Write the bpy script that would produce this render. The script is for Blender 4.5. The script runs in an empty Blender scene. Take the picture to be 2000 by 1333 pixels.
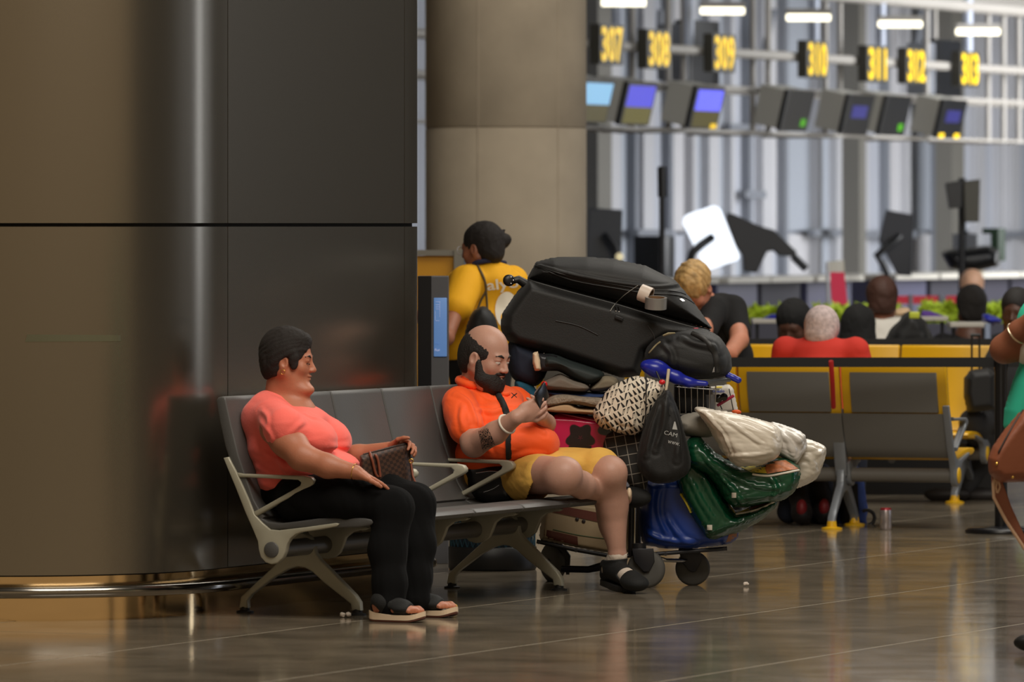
import bpy, bmesh, math, random
import numpy as np
from mathutils import Vector, Matrix
from mathutils.bvhtree import BVHTree
random.seed(7); rng = np.random.default_rng(7)
sc = bpy.context.scene; COL = sc.collection
PI = math.pi
# ---------------------------------------------------------------- camera, world, lights, exposure
FPX = 13500.0; HOR = 440.0; CAMH = 1.52            # long lens: pixels per radian, horizon row, eye height
cam_d = bpy.data.cameras.new('camera'); cam = bpy.data.objects.new('camera', cam_d); COL.objects.link(cam)
cam.location = (0, 0, CAMH); cam.rotation_euler = (PI/2, 0, 0)
cam_d.sensor_width = 36; cam_d.lens = FPX/2000*36
cam_d.shift_y = -(666.5-HOR)/2000
cam_d.clip_start = 1; cam_d.clip_end = 300
cam_d.dof.use_dof = True; cam_d.dof.focus_distance = 28.2; cam_d.dof.aperture_fstop = 5.6
sc.camera = cam
sc.view_settings.view_transform = 'Standard'; sc.view_settings.look = 'None'
sc.view_settings.gamma = 1; sc.view_settings.exposure = 0.0
sc.view_settings.use_curve_mapping = False
w = bpy.data.worlds.new('world'); sc.world = w; w.use_nodes = True
w.node_tree.nodes['Background'].inputs[0].default_value = (0.54, 0.395, 0.235, 1)
w.node_tree.nodes['Background'].inputs[1].default_value = 0.62
def area(name, loc, target, size, energy, color=(1,1,1), sy=None):
    d = bpy.data.lights.new(name, 'AREA'); d.energy = energy; d.color = color
    d.shape = 'RECTANGLE'; d.size = size; d.size_y = sy or size
    o = bpy.data.objects.new(name, d); COL.objects.link(o); o.location = loc
    o.rotation_euler = (Vector(target)-Vector(loc)).to_track_quat('-Z', 'Y').to_euler()
    return o
area('hall_area_light', (1.5, 23.0, 6.5), (0.3, 27.5, 0.5), 5.0, 520, (1.0, .92, .80), 4.0)
area('hall_area_light', (4.0, 33.0, 6.5), (2.0, 32.0, 0.0), 5.0, 420, (1.0, .95, .86), 6.0)
area('hall_area_light', (2.5, 39.0, 7.0), (0.5, 45.0, 2.0), 4.0, 420, (1.0, .94, .84), 4.0)  # added overhead light aimed at the concrete column to brighten its front
area('counter_area_light', (8.0, 50.0, 7.6), (4.0, 58.0, 0.0), 8.0, 1100, (.97, .98, 1.0), 14.0)
area('counter_area_light', (13.0, 68.0, 5.5), (3.0, 78.0, 2.5), 9.0, 6000, (.97, .98, 1.0), 16.0)  # added light, set off to the right to brighten the rear wall evenly
area('side_window_light', (13.3, 34.3, 3.5), (-1.2, 26.95, 1.5), 1.3, 85, (.78, .86, 1.0), 5.0)

# ---------------------------------------------------------------- coordinates
def W(px, py, d):                                   # a point at distance d seen at (px, py)
    return np.array([(px-1000)*d/FPX, d, CAMH-(py-HOR)*d/FPX])
U = np.array([.3983, .9173, 0.]); V = np.array([.9173, -.3983, 0.]); B0 = np.array([-1.173, 26.80, 0.])
def B(u, v, h): return B0+U*u+V*v+np.array([0, 0, h])   # bench frame: along, forwards, up
def vw(px, py, u):
    k = (px-1000)/FPX
    v = (k*(B0[1]+U[1]*u)-B0[0]-U[0]*u)/(V[0]-k*V[1])
    d = B0[1]+U[1]*u+V[1]*v
    return v, CAMH-(py-HOR)*d/FPX
def Q(px, py, u):
    v, h = vw(px, py, u); return B(u, v, h)
def lin(c):
    c = c/255.; return c/12.92 if c <= .04045 else ((c+.055)/1.055)**2.4
def rgb(r, g, b): return (lin(r), lin(g), lin(b), 1)

# ---------------------------------------------------------------- materials
MATS = {}
def mat(name, col, rough=.6, metal=0., bump=0., bscale=60., var=0., vscale=8., emit=None, estr=1., spec=.5, alpha=1., trans=0., sheen=0., sss=0.):
    if name in MATS: return MATS[name]
    m = bpy.data.materials.new(name); m.use_nodes = True; MATS[name] = m
    nt = m.node_tree; b = nt.nodes['Principled BSDF']
    b.inputs['Base Color'].default_value = col; b.inputs['Roughness'].default_value = rough
    b.inputs['Metallic'].default_value = metal; b.inputs['Specular IOR Level'].default_value = spec
    b.inputs['Alpha'].default_value = alpha; b.inputs['Transmission Weight'].default_value = trans
    if sheen: b.inputs['Sheen Weight'].default_value = sheen
    if sss:
        b.inputs['Subsurface Weight'].default_value = sss; b.inputs['Subsurface Radius'].default_value = (.012, .005, .003)
        b.inputs['Subsurface Scale'].default_value = 1.
    if emit: b.inputs['Emission Color'].default_value = emit; b.inputs['Emission Strength'].default_value = estr
    tc = None
    if bump or var: tc = nt.nodes.new('ShaderNodeTexCoord')
    if bump:
        n = nt.nodes.new('ShaderNodeTexNoise'); n.inputs['Scale'].default_value = bscale; n.inputs['Detail'].default_value = 4
        bp = nt.nodes.new('ShaderNodeBump'); bp.inputs['Strength'].default_value = bump; bp.inputs['Distance'].default_value = .01
        nt.links.new(tc.outputs['Object'], n.inputs['Vector']); nt.links.new(n.outputs[0], bp.inputs['Height'])
        nt.links.new(bp.outputs[0], b.inputs['Normal'])
    if var:
        n = nt.nodes.new('ShaderNodeTexNoise'); n.inputs['Scale'].default_value = vscale; n.inputs['Detail'].default_value = 5
        mr = nt.nodes.new('ShaderNodeMapRange'); mr.inputs[1].default_value = .3; mr.inputs[2].default_value = .7
        mr.inputs[3].default_value = 1-var; mr.inputs[4].default_value = 1+var
        mx = nt.nodes.new('ShaderNodeVectorMath'); mx.operation = 'SCALE'; mx.inputs[0].default_value = col[:3]
        nt.links.new(tc.outputs['Object'], n.inputs['Vector']); nt.links.new(n.outputs[0], mr.inputs[0])
        nt.links.new(mr.outputs[0], mx.inputs['Scale']); nt.links.new(mx.outputs[0], b.inputs['Base Color'])
    return m
def nodes(m): return m.node_tree, m.node_tree.nodes['Principled BSDF']

# ---------------------------------------------------------------- objects
WLOC = {}
def thing(name, label, cat, loc=(0, 0, 0), group=None):
    o = bpy.data.objects.new(name, None); COL.objects.link(o); o.empty_display_size = .1
    o.location = tuple(loc); WLOC[o] = np.array(loc, float)
    o['label'] = label; o['category'] = cat
    if group: o['group'] = group
    return o
def tag(o, label, cat, group=None):
    o['label'] = label; o['category'] = cat
    if group: o['group'] = group
    return o
def ob(name, vf, m, parent=None, smooth=True, label=None, kind=None):
    """links verts/faces (world coordinates) as one mesh object"""
    v, f = np.asarray(vf[0], dtype=np.float64), vf[1]
    if parent is not None: base = WLOC[parent]
    else:
        base = np.array([(v[:, 0].min()+v[:, 0].max())/2, (v[:, 1].min()+v[:, 1].max())/2, v[:, 2].min()])
    me = bpy.data.meshes.new(name); me.from_pydata((v-base).tolist(), [], f if isinstance(f, list) else f.tolist())
    me.polygons.foreach_set('use_smooth', [smooth]*len(me.polygons))
    if isinstance(m, (list, tuple)):
        for mm in m: me.materials.append(mm)
    else: me.materials.append(m)
    me.update()
    if smooth and len(v) < 6000: me.set_sharp_from_angle(angle=math.radians(62))
    o = bpy.data.objects.new(name, me); COL.objects.link(o)
    if parent is not None: o.parent = parent; WLOC[o] = base
    else: o.location = tuple(base); WLOC[o] = base
    if smooth == 'auto' or smooth is True: pass
    if label: o['label'] = label
    if kind: o['kind'] = kind
    return o
def single(name, vf, m, label, cat, group=None, smooth=True):
    return tag(ob(name, vf, m, None, smooth), label, cat, group)
def dup(root, delta=(0, 0, 0), label=None):
    r = root.copy(); COL.objects.link(r); r.location = Vector(root.location)+Vector(delta)
    WLOC[r] = WLOC[root]+np.array(delta)
    if label: r['label'] = label
    for ch in list(root.children):
        c = ch.copy(); COL.objects.link(c); c.parent = r
        for g in ch.children:
            d = g.copy(); COL.objects.link(d); d.parent = c
    return r
def from_bm(bm):
    bm.verts.ensure_lookup_table(); bm.verts.index_update()
    v = np.array([tuple(x.co) for x in bm.verts]); f = [[x.index for x in p.verts] for p in bm.faces]
    bm.free(); return v, f
def join(*vfs):
    vs, fs, n = [], [], 0
    for v, f in vfs:
        v = np.asarray(v); vs.append(v)
        fs += [[i+n for i in p] for p in (f if isinstance(f, list) else f.tolist())]; n += len(v)
    return np.vstack(vs), fs
def box(c, half, axes=None, bev=0.):
    """box centred on c with half sizes along axes rows"""
    A = np.eye(3) if axes is None else np.asarray(axes)
    bm = bmesh.new(); bmesh.ops.create_cube(bm, size=2)
    for q in bm.verts: q.co = (q.co.x*half[0], q.co.y*half[1], q.co.z*half[2])
    if bev: bmesh.ops.bevel(bm, geom=list(bm.edges), offset=bev, segments=2, affect='EDGES', profile=.6)
    v, f = from_bm(bm); return v@A+np.asarray(c), f
UVW = np.array([U, V, [0, 0, 1.]])
def prism(pts, off, bev=0.):
    """closed outline (3D points in a plane) extruded by +-off"""
    p = np.asarray(pts, float); off = np.asarray(off, float); n = len(p)
    bm = bmesh.new()
    a = [bm.verts.new(q-off) for q in p]; b = [bm.verts.new(q+off) for q in p]
    fa = bm.faces.new(a); fb = bm.faces.new(b[::-1])
    for i in range(n):
        j = (i+1) % n; bm.faces.new([a[j], a[i], b[i], b[j]])
    bmesh.ops.recalc_face_normals(bm, faces=bm.faces)
    if bev:
        es = [e for e in fa.edges]+[e for e in fb.edges]
        bmesh.ops.bevel(bm, geom=es, offset=bev, segments=2, affect='EDGES', profile=.5, clamp_overlap=True)
    big = [f for f in bm.faces if len(f.verts) > 4]
    bmesh.ops.triangulate(bm, faces=big)
    return from_bm(bm)
def smooth_poly(pts, n=6, closed=True):
    p = np.asarray(pts, float); N = len(p); out = []
    for i in range(N if closed else N-1):
        if closed: a, b, c, d = p[i-1], p[i], p[(i+1) % N], p[(i+2) % N]
        else: a, b, c, d = p[max(i-1, 0)], p[i], p[i+1], p[min(i+2, N-1)]
        for k in range(n):
            t = k/n
            out.append(.5*((2*b)+(-a+c)*t+(2*a-5*b+4*c-d)*t*t+(-a+3*b-3*c+d)*t**3))
    if not closed: out.append(p[-1])
    return np.array(out)
def tube(pts, r, seg=10, closed=False, cap=True, flat=None):
    """tube along points; r scalar or per point; flat=(axis,factor) squashes the section"""
    p = np.asarray(pts, float); n = len(p); r = np.full(n, r) if np.isscalar(r) else np.asarray(r)
    T = np.zeros_like(p)
    if closed: T = np.roll(p, -1, 0)-np.roll(p, 1, 0)
    else: T[1:-1] = p[2:]-p[:-2]; T[0] = p[1]-p[0]; T[-1] = p[-1]-p[-2]
    T /= np.linalg.norm(T, axis=1)[:, None]+1e-12
    up = np.array([0, 0, 1.]) if abs(T[0][2]) < .9 else np.array([0, 1., 0])
    N = np.cross(T[0], up); N /= np.linalg.norm(N); vs = []; fs = []
    for i in range(n):
        N = N-T[i]*N.dot(T[i]); N /= np.linalg.norm(N)+1e-12; Bn = np.cross(T[i], N)
        for k in range(seg):
            a = 2*PI*k/seg; o = (N*math.cos(a)+Bn*math.sin(a))*r[i]
            if flat is not None: ax = np.asarray(flat[0], float); o = o-ax*o.dot(ax)*(1-flat[1])
            vs.append(p[i]+o)
    for i in range(n if closed else n-1):
        j = (i+1) % n
        for k in range(seg):
            l = (k+1) % seg; fs.append([i*seg+k, i*seg+l, j*seg+l, j*seg+k])
    if not closed and cap:
        fs.append([k for k in range(seg)][::-1]); fs.append([(n-1)*seg+k for k in range(seg)])
    return np.array(vs), fs
def cyl(a, b, r, seg=20, r2=None): return tube([a, b], [r, r if r2 is None else r2], seg)
def lathe(c, axis, prof, seg=28):
    """prof: list of (radius, height along axis)"""
    axis = np.asarray(axis, float); axis /= np.linalg.norm(axis); c = np.asarray(c, float)
    up = np.array([0, 0, 1.]) if abs(axis[2]) < .9 else np.array([1., 0, 0])
    N = np.cross(axis, up); N /= np.linalg.norm(N); M = np.cross(axis, N); vs = []; fs = []
    for r, h in prof:
        for k in range(seg):
            a = 2*PI*k/seg; vs.append(c+axis*h+(N*math.cos(a)+M*math.sin(a))*r)
    n = len(prof)
    for i in range(n-1):
        for k in range(seg):
            l = (k+1) % seg; fs.append([i*seg+k, i*seg+l, (i+1)*seg+l, (i+1)*seg+k])
    if prof[0][0] > 1e-6: fs.append(list(range(seg))[::-1])
    if prof[-1][0] > 1e-6: fs.append([(n-1)*seg+k for k in range(seg)])
    return np.array(vs), fs
def text(s, width, height, depth=.002, bold=0.):
    """lettering mesh in x (right) and y (up), centred; returns verts, faces"""
    cu = bpy.data.curves.new('lettering', 'FONT'); cu.body = s; cu.size = 1; cu.extrude = depth; cu.offset = bold
    cu.resolution_u = 3
    o = bpy.data.objects.new('lettering', cu); COL.objects.link(o)
    dg = bpy.context.evaluated_depsgraph_get(); me = bpy.data.meshes.new_from_object(o.evaluated_get(dg))
    v = np.array([tuple(q.co) for q in me.vertices]); f = [list(p.vertices) for p in me.polygons]
    bpy.data.objects.remove(o); bpy.data.curves.remove(cu); bpy.data.meshes.remove(me)
    lo, hi = v.min(0), v.max(0); v[:, :2] -= (lo[:2]+hi[:2])/2
    v[:, 0] *= width/(hi[0]-lo[0]); v[:, 1] *= height/(hi[1]-lo[1]); return v, f
def place(vf, c, right, up):
    r = np.asarray(right, float); u_ = np.asarray(up, float); r = r/np.linalg.norm(r); u_ = u_/np.linalg.norm(u_)
    n = np.cross(r, u_); v, f = vf
    return np.asarray(c)+v[:, :1]*r+v[:, 1:2]*u_+v[:, 2:3]*n, f

# ---------------------------------------------------------------- implicit surfaces (smooth unions meshed by surface nets)
class Sdf:
    def __init__(s, h=.005): s.h = h; s.p = []
    def add(s, fn, lo, hi, k=.01, op='u'): s.p.append((fn, np.asarray(lo, float), np.asarray(hi, float), k, op)); return s
    def cone(s, a, b, r1, r2=None, k=.015, op='u'):
        a = np.asarray(a, float); b = np.asarray(b, float); r2 = r1 if r2 is None else r2; m = max(r1, r2)
        ab = b-a; L2 = max(ab.dot(ab), 1e-12)
        def fn(X, Y, Z):
            dx, dy, dz = X-a[0], Y-a[1], Z-a[2]
            t = np.clip((dx*ab[0]+dy*ab[1]+dz*ab[2])/L2, 0, 1)
            return np.sqrt((dx-t*ab[0])**2+(dy-t*ab[1])**2+(dz-t*ab[2])**2)-(r1+(r2-r1)*t)
        return s.add(fn, np.minimum(a, b)-m, np.maximum(a, b)+m, k, op)
    def chain(s, pts, rs, k=.015, op='u'):
        for i in range(len(pts)-1): s.cone(pts[i], pts[i+1], rs[i], rs[i+1], k, op)
        return s
    def ell(s, c, r, axes=None, k=.015, op='u'):
        c = np.asarray(c, float); A = np.eye(3) if axes is None else np.asarray(axes, float); r = np.asarray(r, float); m = r.max(); mn = r.min()
        def fn(X, Y, Z):
            dx, dy, dz = X-c[0], Y-c[1], Z-c[2]
            q = [(dx*A[i][0]+dy*A[i][1]+dz*A[i][2]) for i in range(3)]
            k0 = np.sqrt(sum((q[i]/r[i])**2 for i in range(3))); k1 = np.sqrt(sum((q[i]/r[i]**2)**2 for i in range(3)))
            return k0*(k0-1)/np.maximum(k1, 1e-6)
        ext = np.sqrt(((A*r[:, None])**2).sum(0))
        return s.add(fn, c-ext, c+ext, k, op)
    def rbox(s, c, half, axes=None, r=.02, k=.01, op='u'):
        c = np.asarray(c, float); A = np.eye(3) if axes is None else np.asarray(axes, float); half = np.asarray(half, float)
        def fn(X, Y, Z):
            dx, dy, dz = X-c[0], Y-c[1], Z-c[2]
            q = [np.abs(dx*A[i][0]+dy*A[i][1]+dz*A[i][2])-(half[i]-r) for i in range(3)]
            o = np.sqrt(sum(np.maximum(z, 0)**2 for z in q)); return o+np.minimum(np.maximum(q[0], np.maximum(q[1], q[2])), 0)-r
        ext = np.abs(A*half[:, None]).sum(0)
        return s.add(fn, c-ext, c+ext, k, op)
    def half(s, p, n, k=.003):
        """keep the side opposite to n"""
        p = np.asarray(p, float); n = np.asarray(n, float); n = n/np.linalg.norm(n)
        return s.add(lambda X, Y, Z: (X-p[0])*n[0]+(Y-p[1])*n[1]+(Z-p[2])*n[2], [-1e9]*3, [1e9]*3, k, 'i')
    def poly(s, pts, d, t, edge=.05, rnd=0., slant=(0, 0), k=.01, op='u'):
        """outline given in px at distance d, inflated to half thickness t; edge = how far in the bulge runs"""
        P = np.array([W(x, y, d) for x, y in pts]); PX, PZ = P[:, 0], P[:, 2]; cx, cz = PX.mean(), PZ.mean()
        def fn(X, Y, Z):
            sx, sz = X[:, :1, :], Z[:, :1, :]
            d2 = np.full(np.broadcast_shapes(sx.shape, sz.shape), 1e9, np.float32); ins = np.zeros(d2.shape, bool); n = len(PX)
            for i in range(n):
                j = (i+1) % n; ex, ez = PX[j]-PX[i], PZ[j]-PZ[i]; wx, wz = sx-PX[i], sz-PZ[i]
                tt = np.clip((wx*ex+wz*ez)/(ex*ex+ez*ez+1e-12), 0, 1)
                d2 = np.minimum(d2, (wx-tt*ex)**2+(wz-tt*ez)**2)
                c1 = (PZ[i] <= sz) & (PZ[j] > sz); c2 = (PZ[j] <= sz) & (PZ[i] > sz)
                cr = ex*wz-ez*wx; ins ^= (c1 & (cr > 0)) | (c2 & (cr < 0))
            dd = np.sqrt(d2)*np.where(ins, -1, 1)
            q = np.clip(-dd/edge, 0, 1); hh = t*np.sqrt(np.clip(1-(1-q)**2, 0, 1))
            yc = d+slant[0]*(sx-cx)+slant[1]*(sz-cz)
            inside = (np.abs(Y-yc)-hh)*min(1., .9)
            return np.where(dd > 0, np.sqrt(dd**2+np.maximum(np.abs(Y-yc), 0)**2), inside)
        ys = t+.02+abs(slant[0])*np.ptp(PX)+abs(slant[1])*np.ptp(PZ)
        return s.add(fn, [PX.min(), d-ys, PZ.min()], [PX.max(), d+ys, PZ.max()], k, op)
    def mesh(s):
        h = s.h; us = [p for p in s.p if p[4] == 'u']
        lo = np.min([p[1] for p in us], 0)-3*h; hi = np.max([p[2] for p in us], 0)+3*h
        n = np.ceil((hi-lo)/h).astype(int)+1
        ax = [(lo[i]+h*np.arange(n[i])).astype(np.float32) for i in range(3)]
        D = np.full(tuple(n), 1., np.float32)
        for fn, a, b, k, op in s.p:
            pad = k+3*h
            i0 = np.clip(np.floor((a-pad-lo)/h), 0, n-1).astype(int); i1 = np.clip(np.ceil((b+pad-lo)/h)+1, 1, n).astype(int)
            if (i1 <= i0).any(): continue
            sl = tuple(slice(i0[i], i1[i]) for i in range(3))
            X = ax[0][sl[0]][:, None, None]; Y = ax[1][sl[1]][None, :, None]; Z = ax[2][sl[2]][None, None, :]
            d = fn(X, Y, Z).astype(np.float32)
            A = D[sl]
            if op == 'u': q = np.maximum(k-np.abs(A-d), 0)/k; D[sl] = np.minimum(A, d)-q*q*k*.25
            else:
                if op == 's': d = -d
                q = np.maximum(k-np.abs(A-d), 0)/k; D[sl] = np.maximum(A, d)+q*q*k*.25
        return nets(D, lo, h)
def nets(D, lo, h):
    S = D < 0; n = D.shape
    c = np.zeros((n[0]-1, n[1]-1, n[2]-1), np.uint8)
    offs = [(i, j, k) for i in (0, 1) for j in (0, 1) for k in (0, 1)]
    for i, j, k in offs: c += S[i:n[0]-1+i, j:n[1]-1+j, k:n[2]-1+k]
    act = np.argwhere((c > 0) & (c < 8)); m = len(act)
    idx = np.full(c.shape, -1, np.int32); idx[tuple(act.T)] = np.arange(m)
    vals = np.stack([D[act[:, 0]+i, act[:, 1]+j, act[:, 2]+k] for i, j, k in offs], 1)
    acc = np.zeros((m, 3)); cnt = np.zeros(m)
    for a in range(8):
        for b in range(a+1, 8):
            da = np.array(offs[b])-np.array(offs[a])
            if np.abs(da).sum() != 1: continue
            va, vb = vals[:, a], vals[:, b]; cr = (va < 0) != (vb < 0)
            t = np.where(cr, va/np.where(va-vb == 0, 1, va-vb), 0)
            acc += cr[:, None]*(np.array(offs[a])[None]+t[:, None]*da[None]); cnt += cr
    V_ = (act+acc/cnt[:, None])*h+lo
    F = []
    for axn in range(3):
        sh = list(n); sh[axn] -= 1
        A = S[tuple(slice(0, -1) if i == axn else slice(None) for i in range(3))]
        Bq = S[tuple(slice(1, None) if i == axn else slice(None) for i in range(3))]
        e = np.argwhere(A != Bq); o1, o2 = [i for i in range(3) if i != axn]
        ok = (e[:, o1] > 0) & (e[:, o2] > 0) & (e[:, o1] < n[o1]-1) & (e[:, o2] < n[o2]-1); e = e[ok]
        flip = A[tuple(e.T)]
        def cell(d1, d2):
            q = e.copy(); q[:, o1] -= d1; q[:, o2] -= d2; return idx[tuple(q.T)]
        quad = np.stack([cell(0, 0), cell(1, 0), cell(1, 1), cell(0, 1)], 1)
        if axn == 1: flip = ~flip
        quad[~flip] = quad[~flip][:, ::-1]; F.append(quad)
    F = np.vstack(F)[:, ::-1]; return V_, np.ascontiguousarray(F)
def vnormals(v, f):
    f = np.asarray(f); nr = np.cross(v[f[:, 2]]-v[f[:, 0]], v[f[:, 3]]-v[f[:, 1]]); N = np.zeros_like(v)
    for i in range(4): np.add.at(N, f[:, i], nr)
    return N/(np.linalg.norm(N, axis=1)[:, None]+1e-12)
def relax(vf, it=1):
    v, f = vf
    for _ in range(it):
        acc = np.zeros_like(v); cnt = np.zeros(len(v))
        for i in range(4):
            j = (i+1) % 4; np.add.at(acc, f[:, i], v[f[:, j]]); np.add.at(cnt, f[:, i], 1)
            np.add.at(acc, f[:, j], v[f[:, i]]); np.add.at(cnt, f[:, j], 1)
        v = .5*v+.5*acc/cnt[:, None]
    return v, f
def folds(vf, amp, freq, seed=0, dirn=None, ridge=.6):
    """cloth creases: warped ridged waves pushed along the normals; dirn stretches them"""
    v, f = vf; r = np.random.default_rng(seed); N = vnormals(v, f)
    x = v-v.mean(0)
    if dirn is not None:
        dn = np.asarray(dirn, float); dn /= np.linalg.norm(dn); x = x-.75*np.outer(x@dn, dn)
    wv = np.zeros(len(v)); warp = np.zeros_like(x)
    for i in range(4):
        k = r.normal(size=3)*freq*.6; warp += np.outer(np.sin(x@k+r.uniform(0, 6)), r.normal(size=3))*.35/freq
    x = x+warp
    for i in range(5):
        k = r.normal(size=3); k *= freq*(1+.5*i)/np.linalg.norm(k)
        a = np.sin(x@k+r.uniform(0, 6)); wv += (ridge*(1-2*np.abs(a))+(1-ridge)*a)/(1+.5*i)
    return v+N*(wv*amp/2.2)[:, None], f
def crease(vf, lines, depth=.006, width=.009, hump=.6):
    """presses fold lines (lists of 3D points) into a surface, with a soft ridge on either side"""
    v, f = vf; N = vnormals(v, f); disp = np.zeros(len(v))
    for L in lines:
        L = np.asarray(L); dmin = np.full(len(v), 1e9)
        for a, b in zip(L[:-1], L[1:]):
            ab = b-a; t = np.clip((v-a)@ab/(ab@ab+1e-12), 0, 1); dmin = np.minimum(dmin, np.linalg.norm(v-a-t[:, None]*ab, axis=1))
        ends = np.minimum(np.linalg.norm(v-L[0], axis=1), np.linalg.norm(v-L[-1], axis=1)); fade = np.clip(ends/(3*width), 0, 1)
        disp += (-depth*np.exp(-(dmin/width)**2)+hump*depth*np.exp(-((dmin-1.9*width)/width)**2))*fade
    return v+N*disp[:, None], f
def creases(vf, pxlines, depth=.006, width=.009, hump=.6):
    t = bvh(vf); L = []
    for l in pxlines:
        q = on(t, smooth_poly(l, 5, False), 0.)
        if len(q) > 2: L.append(q)
    return crease(vf, L, depth, width, hump)
def bvh(*vfs):
    v, f = join(*vfs) if len(vfs) > 1 else vfs[0]
    return BVHTree.FromPolygons([tuple(q) for q in v], [tuple(int(i) for i in p) for p in f])
def hit(tree, px, py, off=.002, d0=15.):
    """where the sight line through (px, py) meets the surface, lifted off it towards the viewer"""
    o = Vector((0, 0, CAMH)); t = Vector(tuple(W(px, py, 30.)))-o; t.normalize()
    r = tree.ray_cast(o, t)
    if r[0] is None: return None
    return np.array(r[0]-t*off)
def on(tree, pts, off=.002, fallback=None):
    out = []
    for px, py in pts:
        q = hit(tree, px, py, off)
        if q is None: q = out[-1] if out else (W(px, py, fallback) if fallback else None)
        if q is not None: out.append(q)
    return out
def seam(tree, pts, r=.003, off=.001, n=6, closed=False):
    pp = smooth_poly(pts, n, closed); q = on(tree, pp, off); return tube(q, r, 6, closed=closed and len(q) > 3)
def patch(tree, corners, nx=8, ny=8, off=.003, thick=.002):
    """thin patch lying on a surface: corners TL, TR, BR, BL in px"""
    c = np.array(corners, float); g = []
    for j in range(ny+1):
        for i in range(nx+1):
            s, t = i/nx, j/ny; p = (1-t)*((1-s)*c[0]+s*c[1])+t*((1-s)*c[3]+s*c[2]); g.append(hit(tree, p[0], p[1], off))
    last = next(q for q in g if q is not None)
    for i, q in enumerate(g):
        if q is None: g[i] = last
        else: last = q
    g = np.array(g); n = len(g); back = g+np.array([0, thick, 0]); f = []
    ix = lambda i, j: j*(nx+1)+i
    for j in range(ny):
        for i in range(nx):
            a, b, c_, d = ix(i, j), ix(i+1, j), ix(i+1, j+1), ix(i, j+1); f += [[a, d, c_, b], [a+n, b+n, c_+n, d+n]]
    rim = [ix(i, 0) for i in range(nx+1)]+[ix(nx, j) for j in range(1, ny+1)]+[ix(i, ny) for i in range(nx-1, -1, -1)]+[ix(0, j) for j in range(ny-1, 0, -1)]
    for i in range(len(rim)): a, b = rim[i], rim[(i+1) % len(rim)]; f.append([a, b, b+n, a+n])
    return np.vstack([g, back]), f
def decal_text(tree, s, c, wpx, hpx, rot=0., off=.003, bold=0.):
    """lettering laid on a surface; c, size in px; rot in degrees clockwise"""
    v, f = text(s, wpx, hpx, 0., bold); a = math.radians(rot); out = []
    for x, y, _ in v:
        px = c[0]+x*math.cos(a)+y*math.sin(a); py = c[1]+x*math.sin(a)-y*math.cos(a)
        q = hit(tree, px, py, off); out.append(q if q is not None else (out[-1] if out else W(px, py, 28)))
    return np.array(out), f
# ---------------------------------------------------------------- floor of large polished slabs
def floor_mat(name, dark=1.):
    m = mat(name, rgb(120, 110, 97), rough=.16, spec=.55)
    nt, b = nodes(m); L = nt.links
    tc = nt.nodes.new('ShaderNodeTexCoord'); geo = nt.nodes.new('ShaderNodeNewGeometry')
    n1 = nt.nodes.new('ShaderNodeTexNoise'); n1.inputs['Scale'].default_value = 3.; n1.inputs['Detail'].default_value = 6
    n2 = nt.nodes.new('ShaderNodeTexVoronoi'); n2.inputs['Scale'].default_value = 160.
    L.new(geo.outputs['Position'], n1.inputs['Vector']); L.new(geo.outputs['Position'], n2.inputs['Vector'])
    cr = nt.nodes.new('ShaderNodeValToRGB'); cr.color_ramp.elements[0].position = .3; cr.color_ramp.elements[0].color = rgb(104, 95, 81)
    cr.color_ramp.elements[1].position = .7; cr.color_ramp.elements[1].color = rgb(140, 128, 111)
    L.new(n1.outputs[0], cr.inputs[0])
    mx = nt.nodes.new('ShaderNodeMixRGB'); mx.blend_type = 'MULTIPLY'; mx.inputs[0].default_value = .28
    c2 = nt.nodes.new('ShaderNodeValToRGB'); c2.color_ramp.elements[0].color = (.35, .33, .3, 1); c2.color_ramp.elements[1].position = .45
    L.new(n2.outputs['Distance'], c2.inputs[0]); L.new(cr.outputs[0], mx.inputs[1]); L.new(c2.outputs[0], mx.inputs[2])
    oi = nt.nodes.new('ShaderNodeObjectInfo'); mr = nt.nodes.new('ShaderNodeMapRange'); mr.inputs[3].default_value = .93; mr.inputs[4].default_value = 1.07
    L.new(oi.outputs['Random'], mr.inputs[0]); vm = nt.nodes.new('ShaderNodeVectorMath'); vm.operation = 'SCALE'
    L.new(mx.outputs[0], vm.inputs[0]); L.new(mr.outputs[0], vm.inputs['Scale']); L.new(vm.outputs[0], b.inputs['Base Color'])
    r = nt.nodes.new('ShaderNodeMapRange'); r.inputs[3].default_value = .05; r.inputs[4].default_value = .15
    n3 = nt.nodes.new('ShaderNodeTexNoise'); n3.inputs['Scale'].default_value = 5.; n3.inputs['Detail'].default_value = 5
    L.new(geo.outputs['Position'], n3.inputs['Vector']); L.new(n3.outputs[0], r.inputs[0]); L.new(r.outputs[0], b.inputs['Roughness'])
    bp = nt.nodes.new('ShaderNodeBump'); bp.inputs['Strength'].default_value = .012; bp.inputs['Distance'].default_value = .004
    L.new(n1.outputs[0], bp.inputs['Height']); L.new(bp.outputs[0], b.inputs['Normal'])
    return m
M_floor = floor_mat('polished_terrazzo')
M_grout = mat('pale_grout', rgb(176, 168, 150), rough=.5)
fl = ob('floor', box((2, 56, -.0257), (14, 46, .025)), M_grout, None, False, kind='structure')
SL = 1.2; U0 = 1.219; V0 = .642
def slab(i, j):
    a, b = U0+SL*i, V0+SL*j; g = .0045
    return box(B(a+SL/2, b+SL/2, -.003), (SL/2-g, SL/2-g, .003), UVW)
near = slab(0, 0); far = []; base = None
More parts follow.
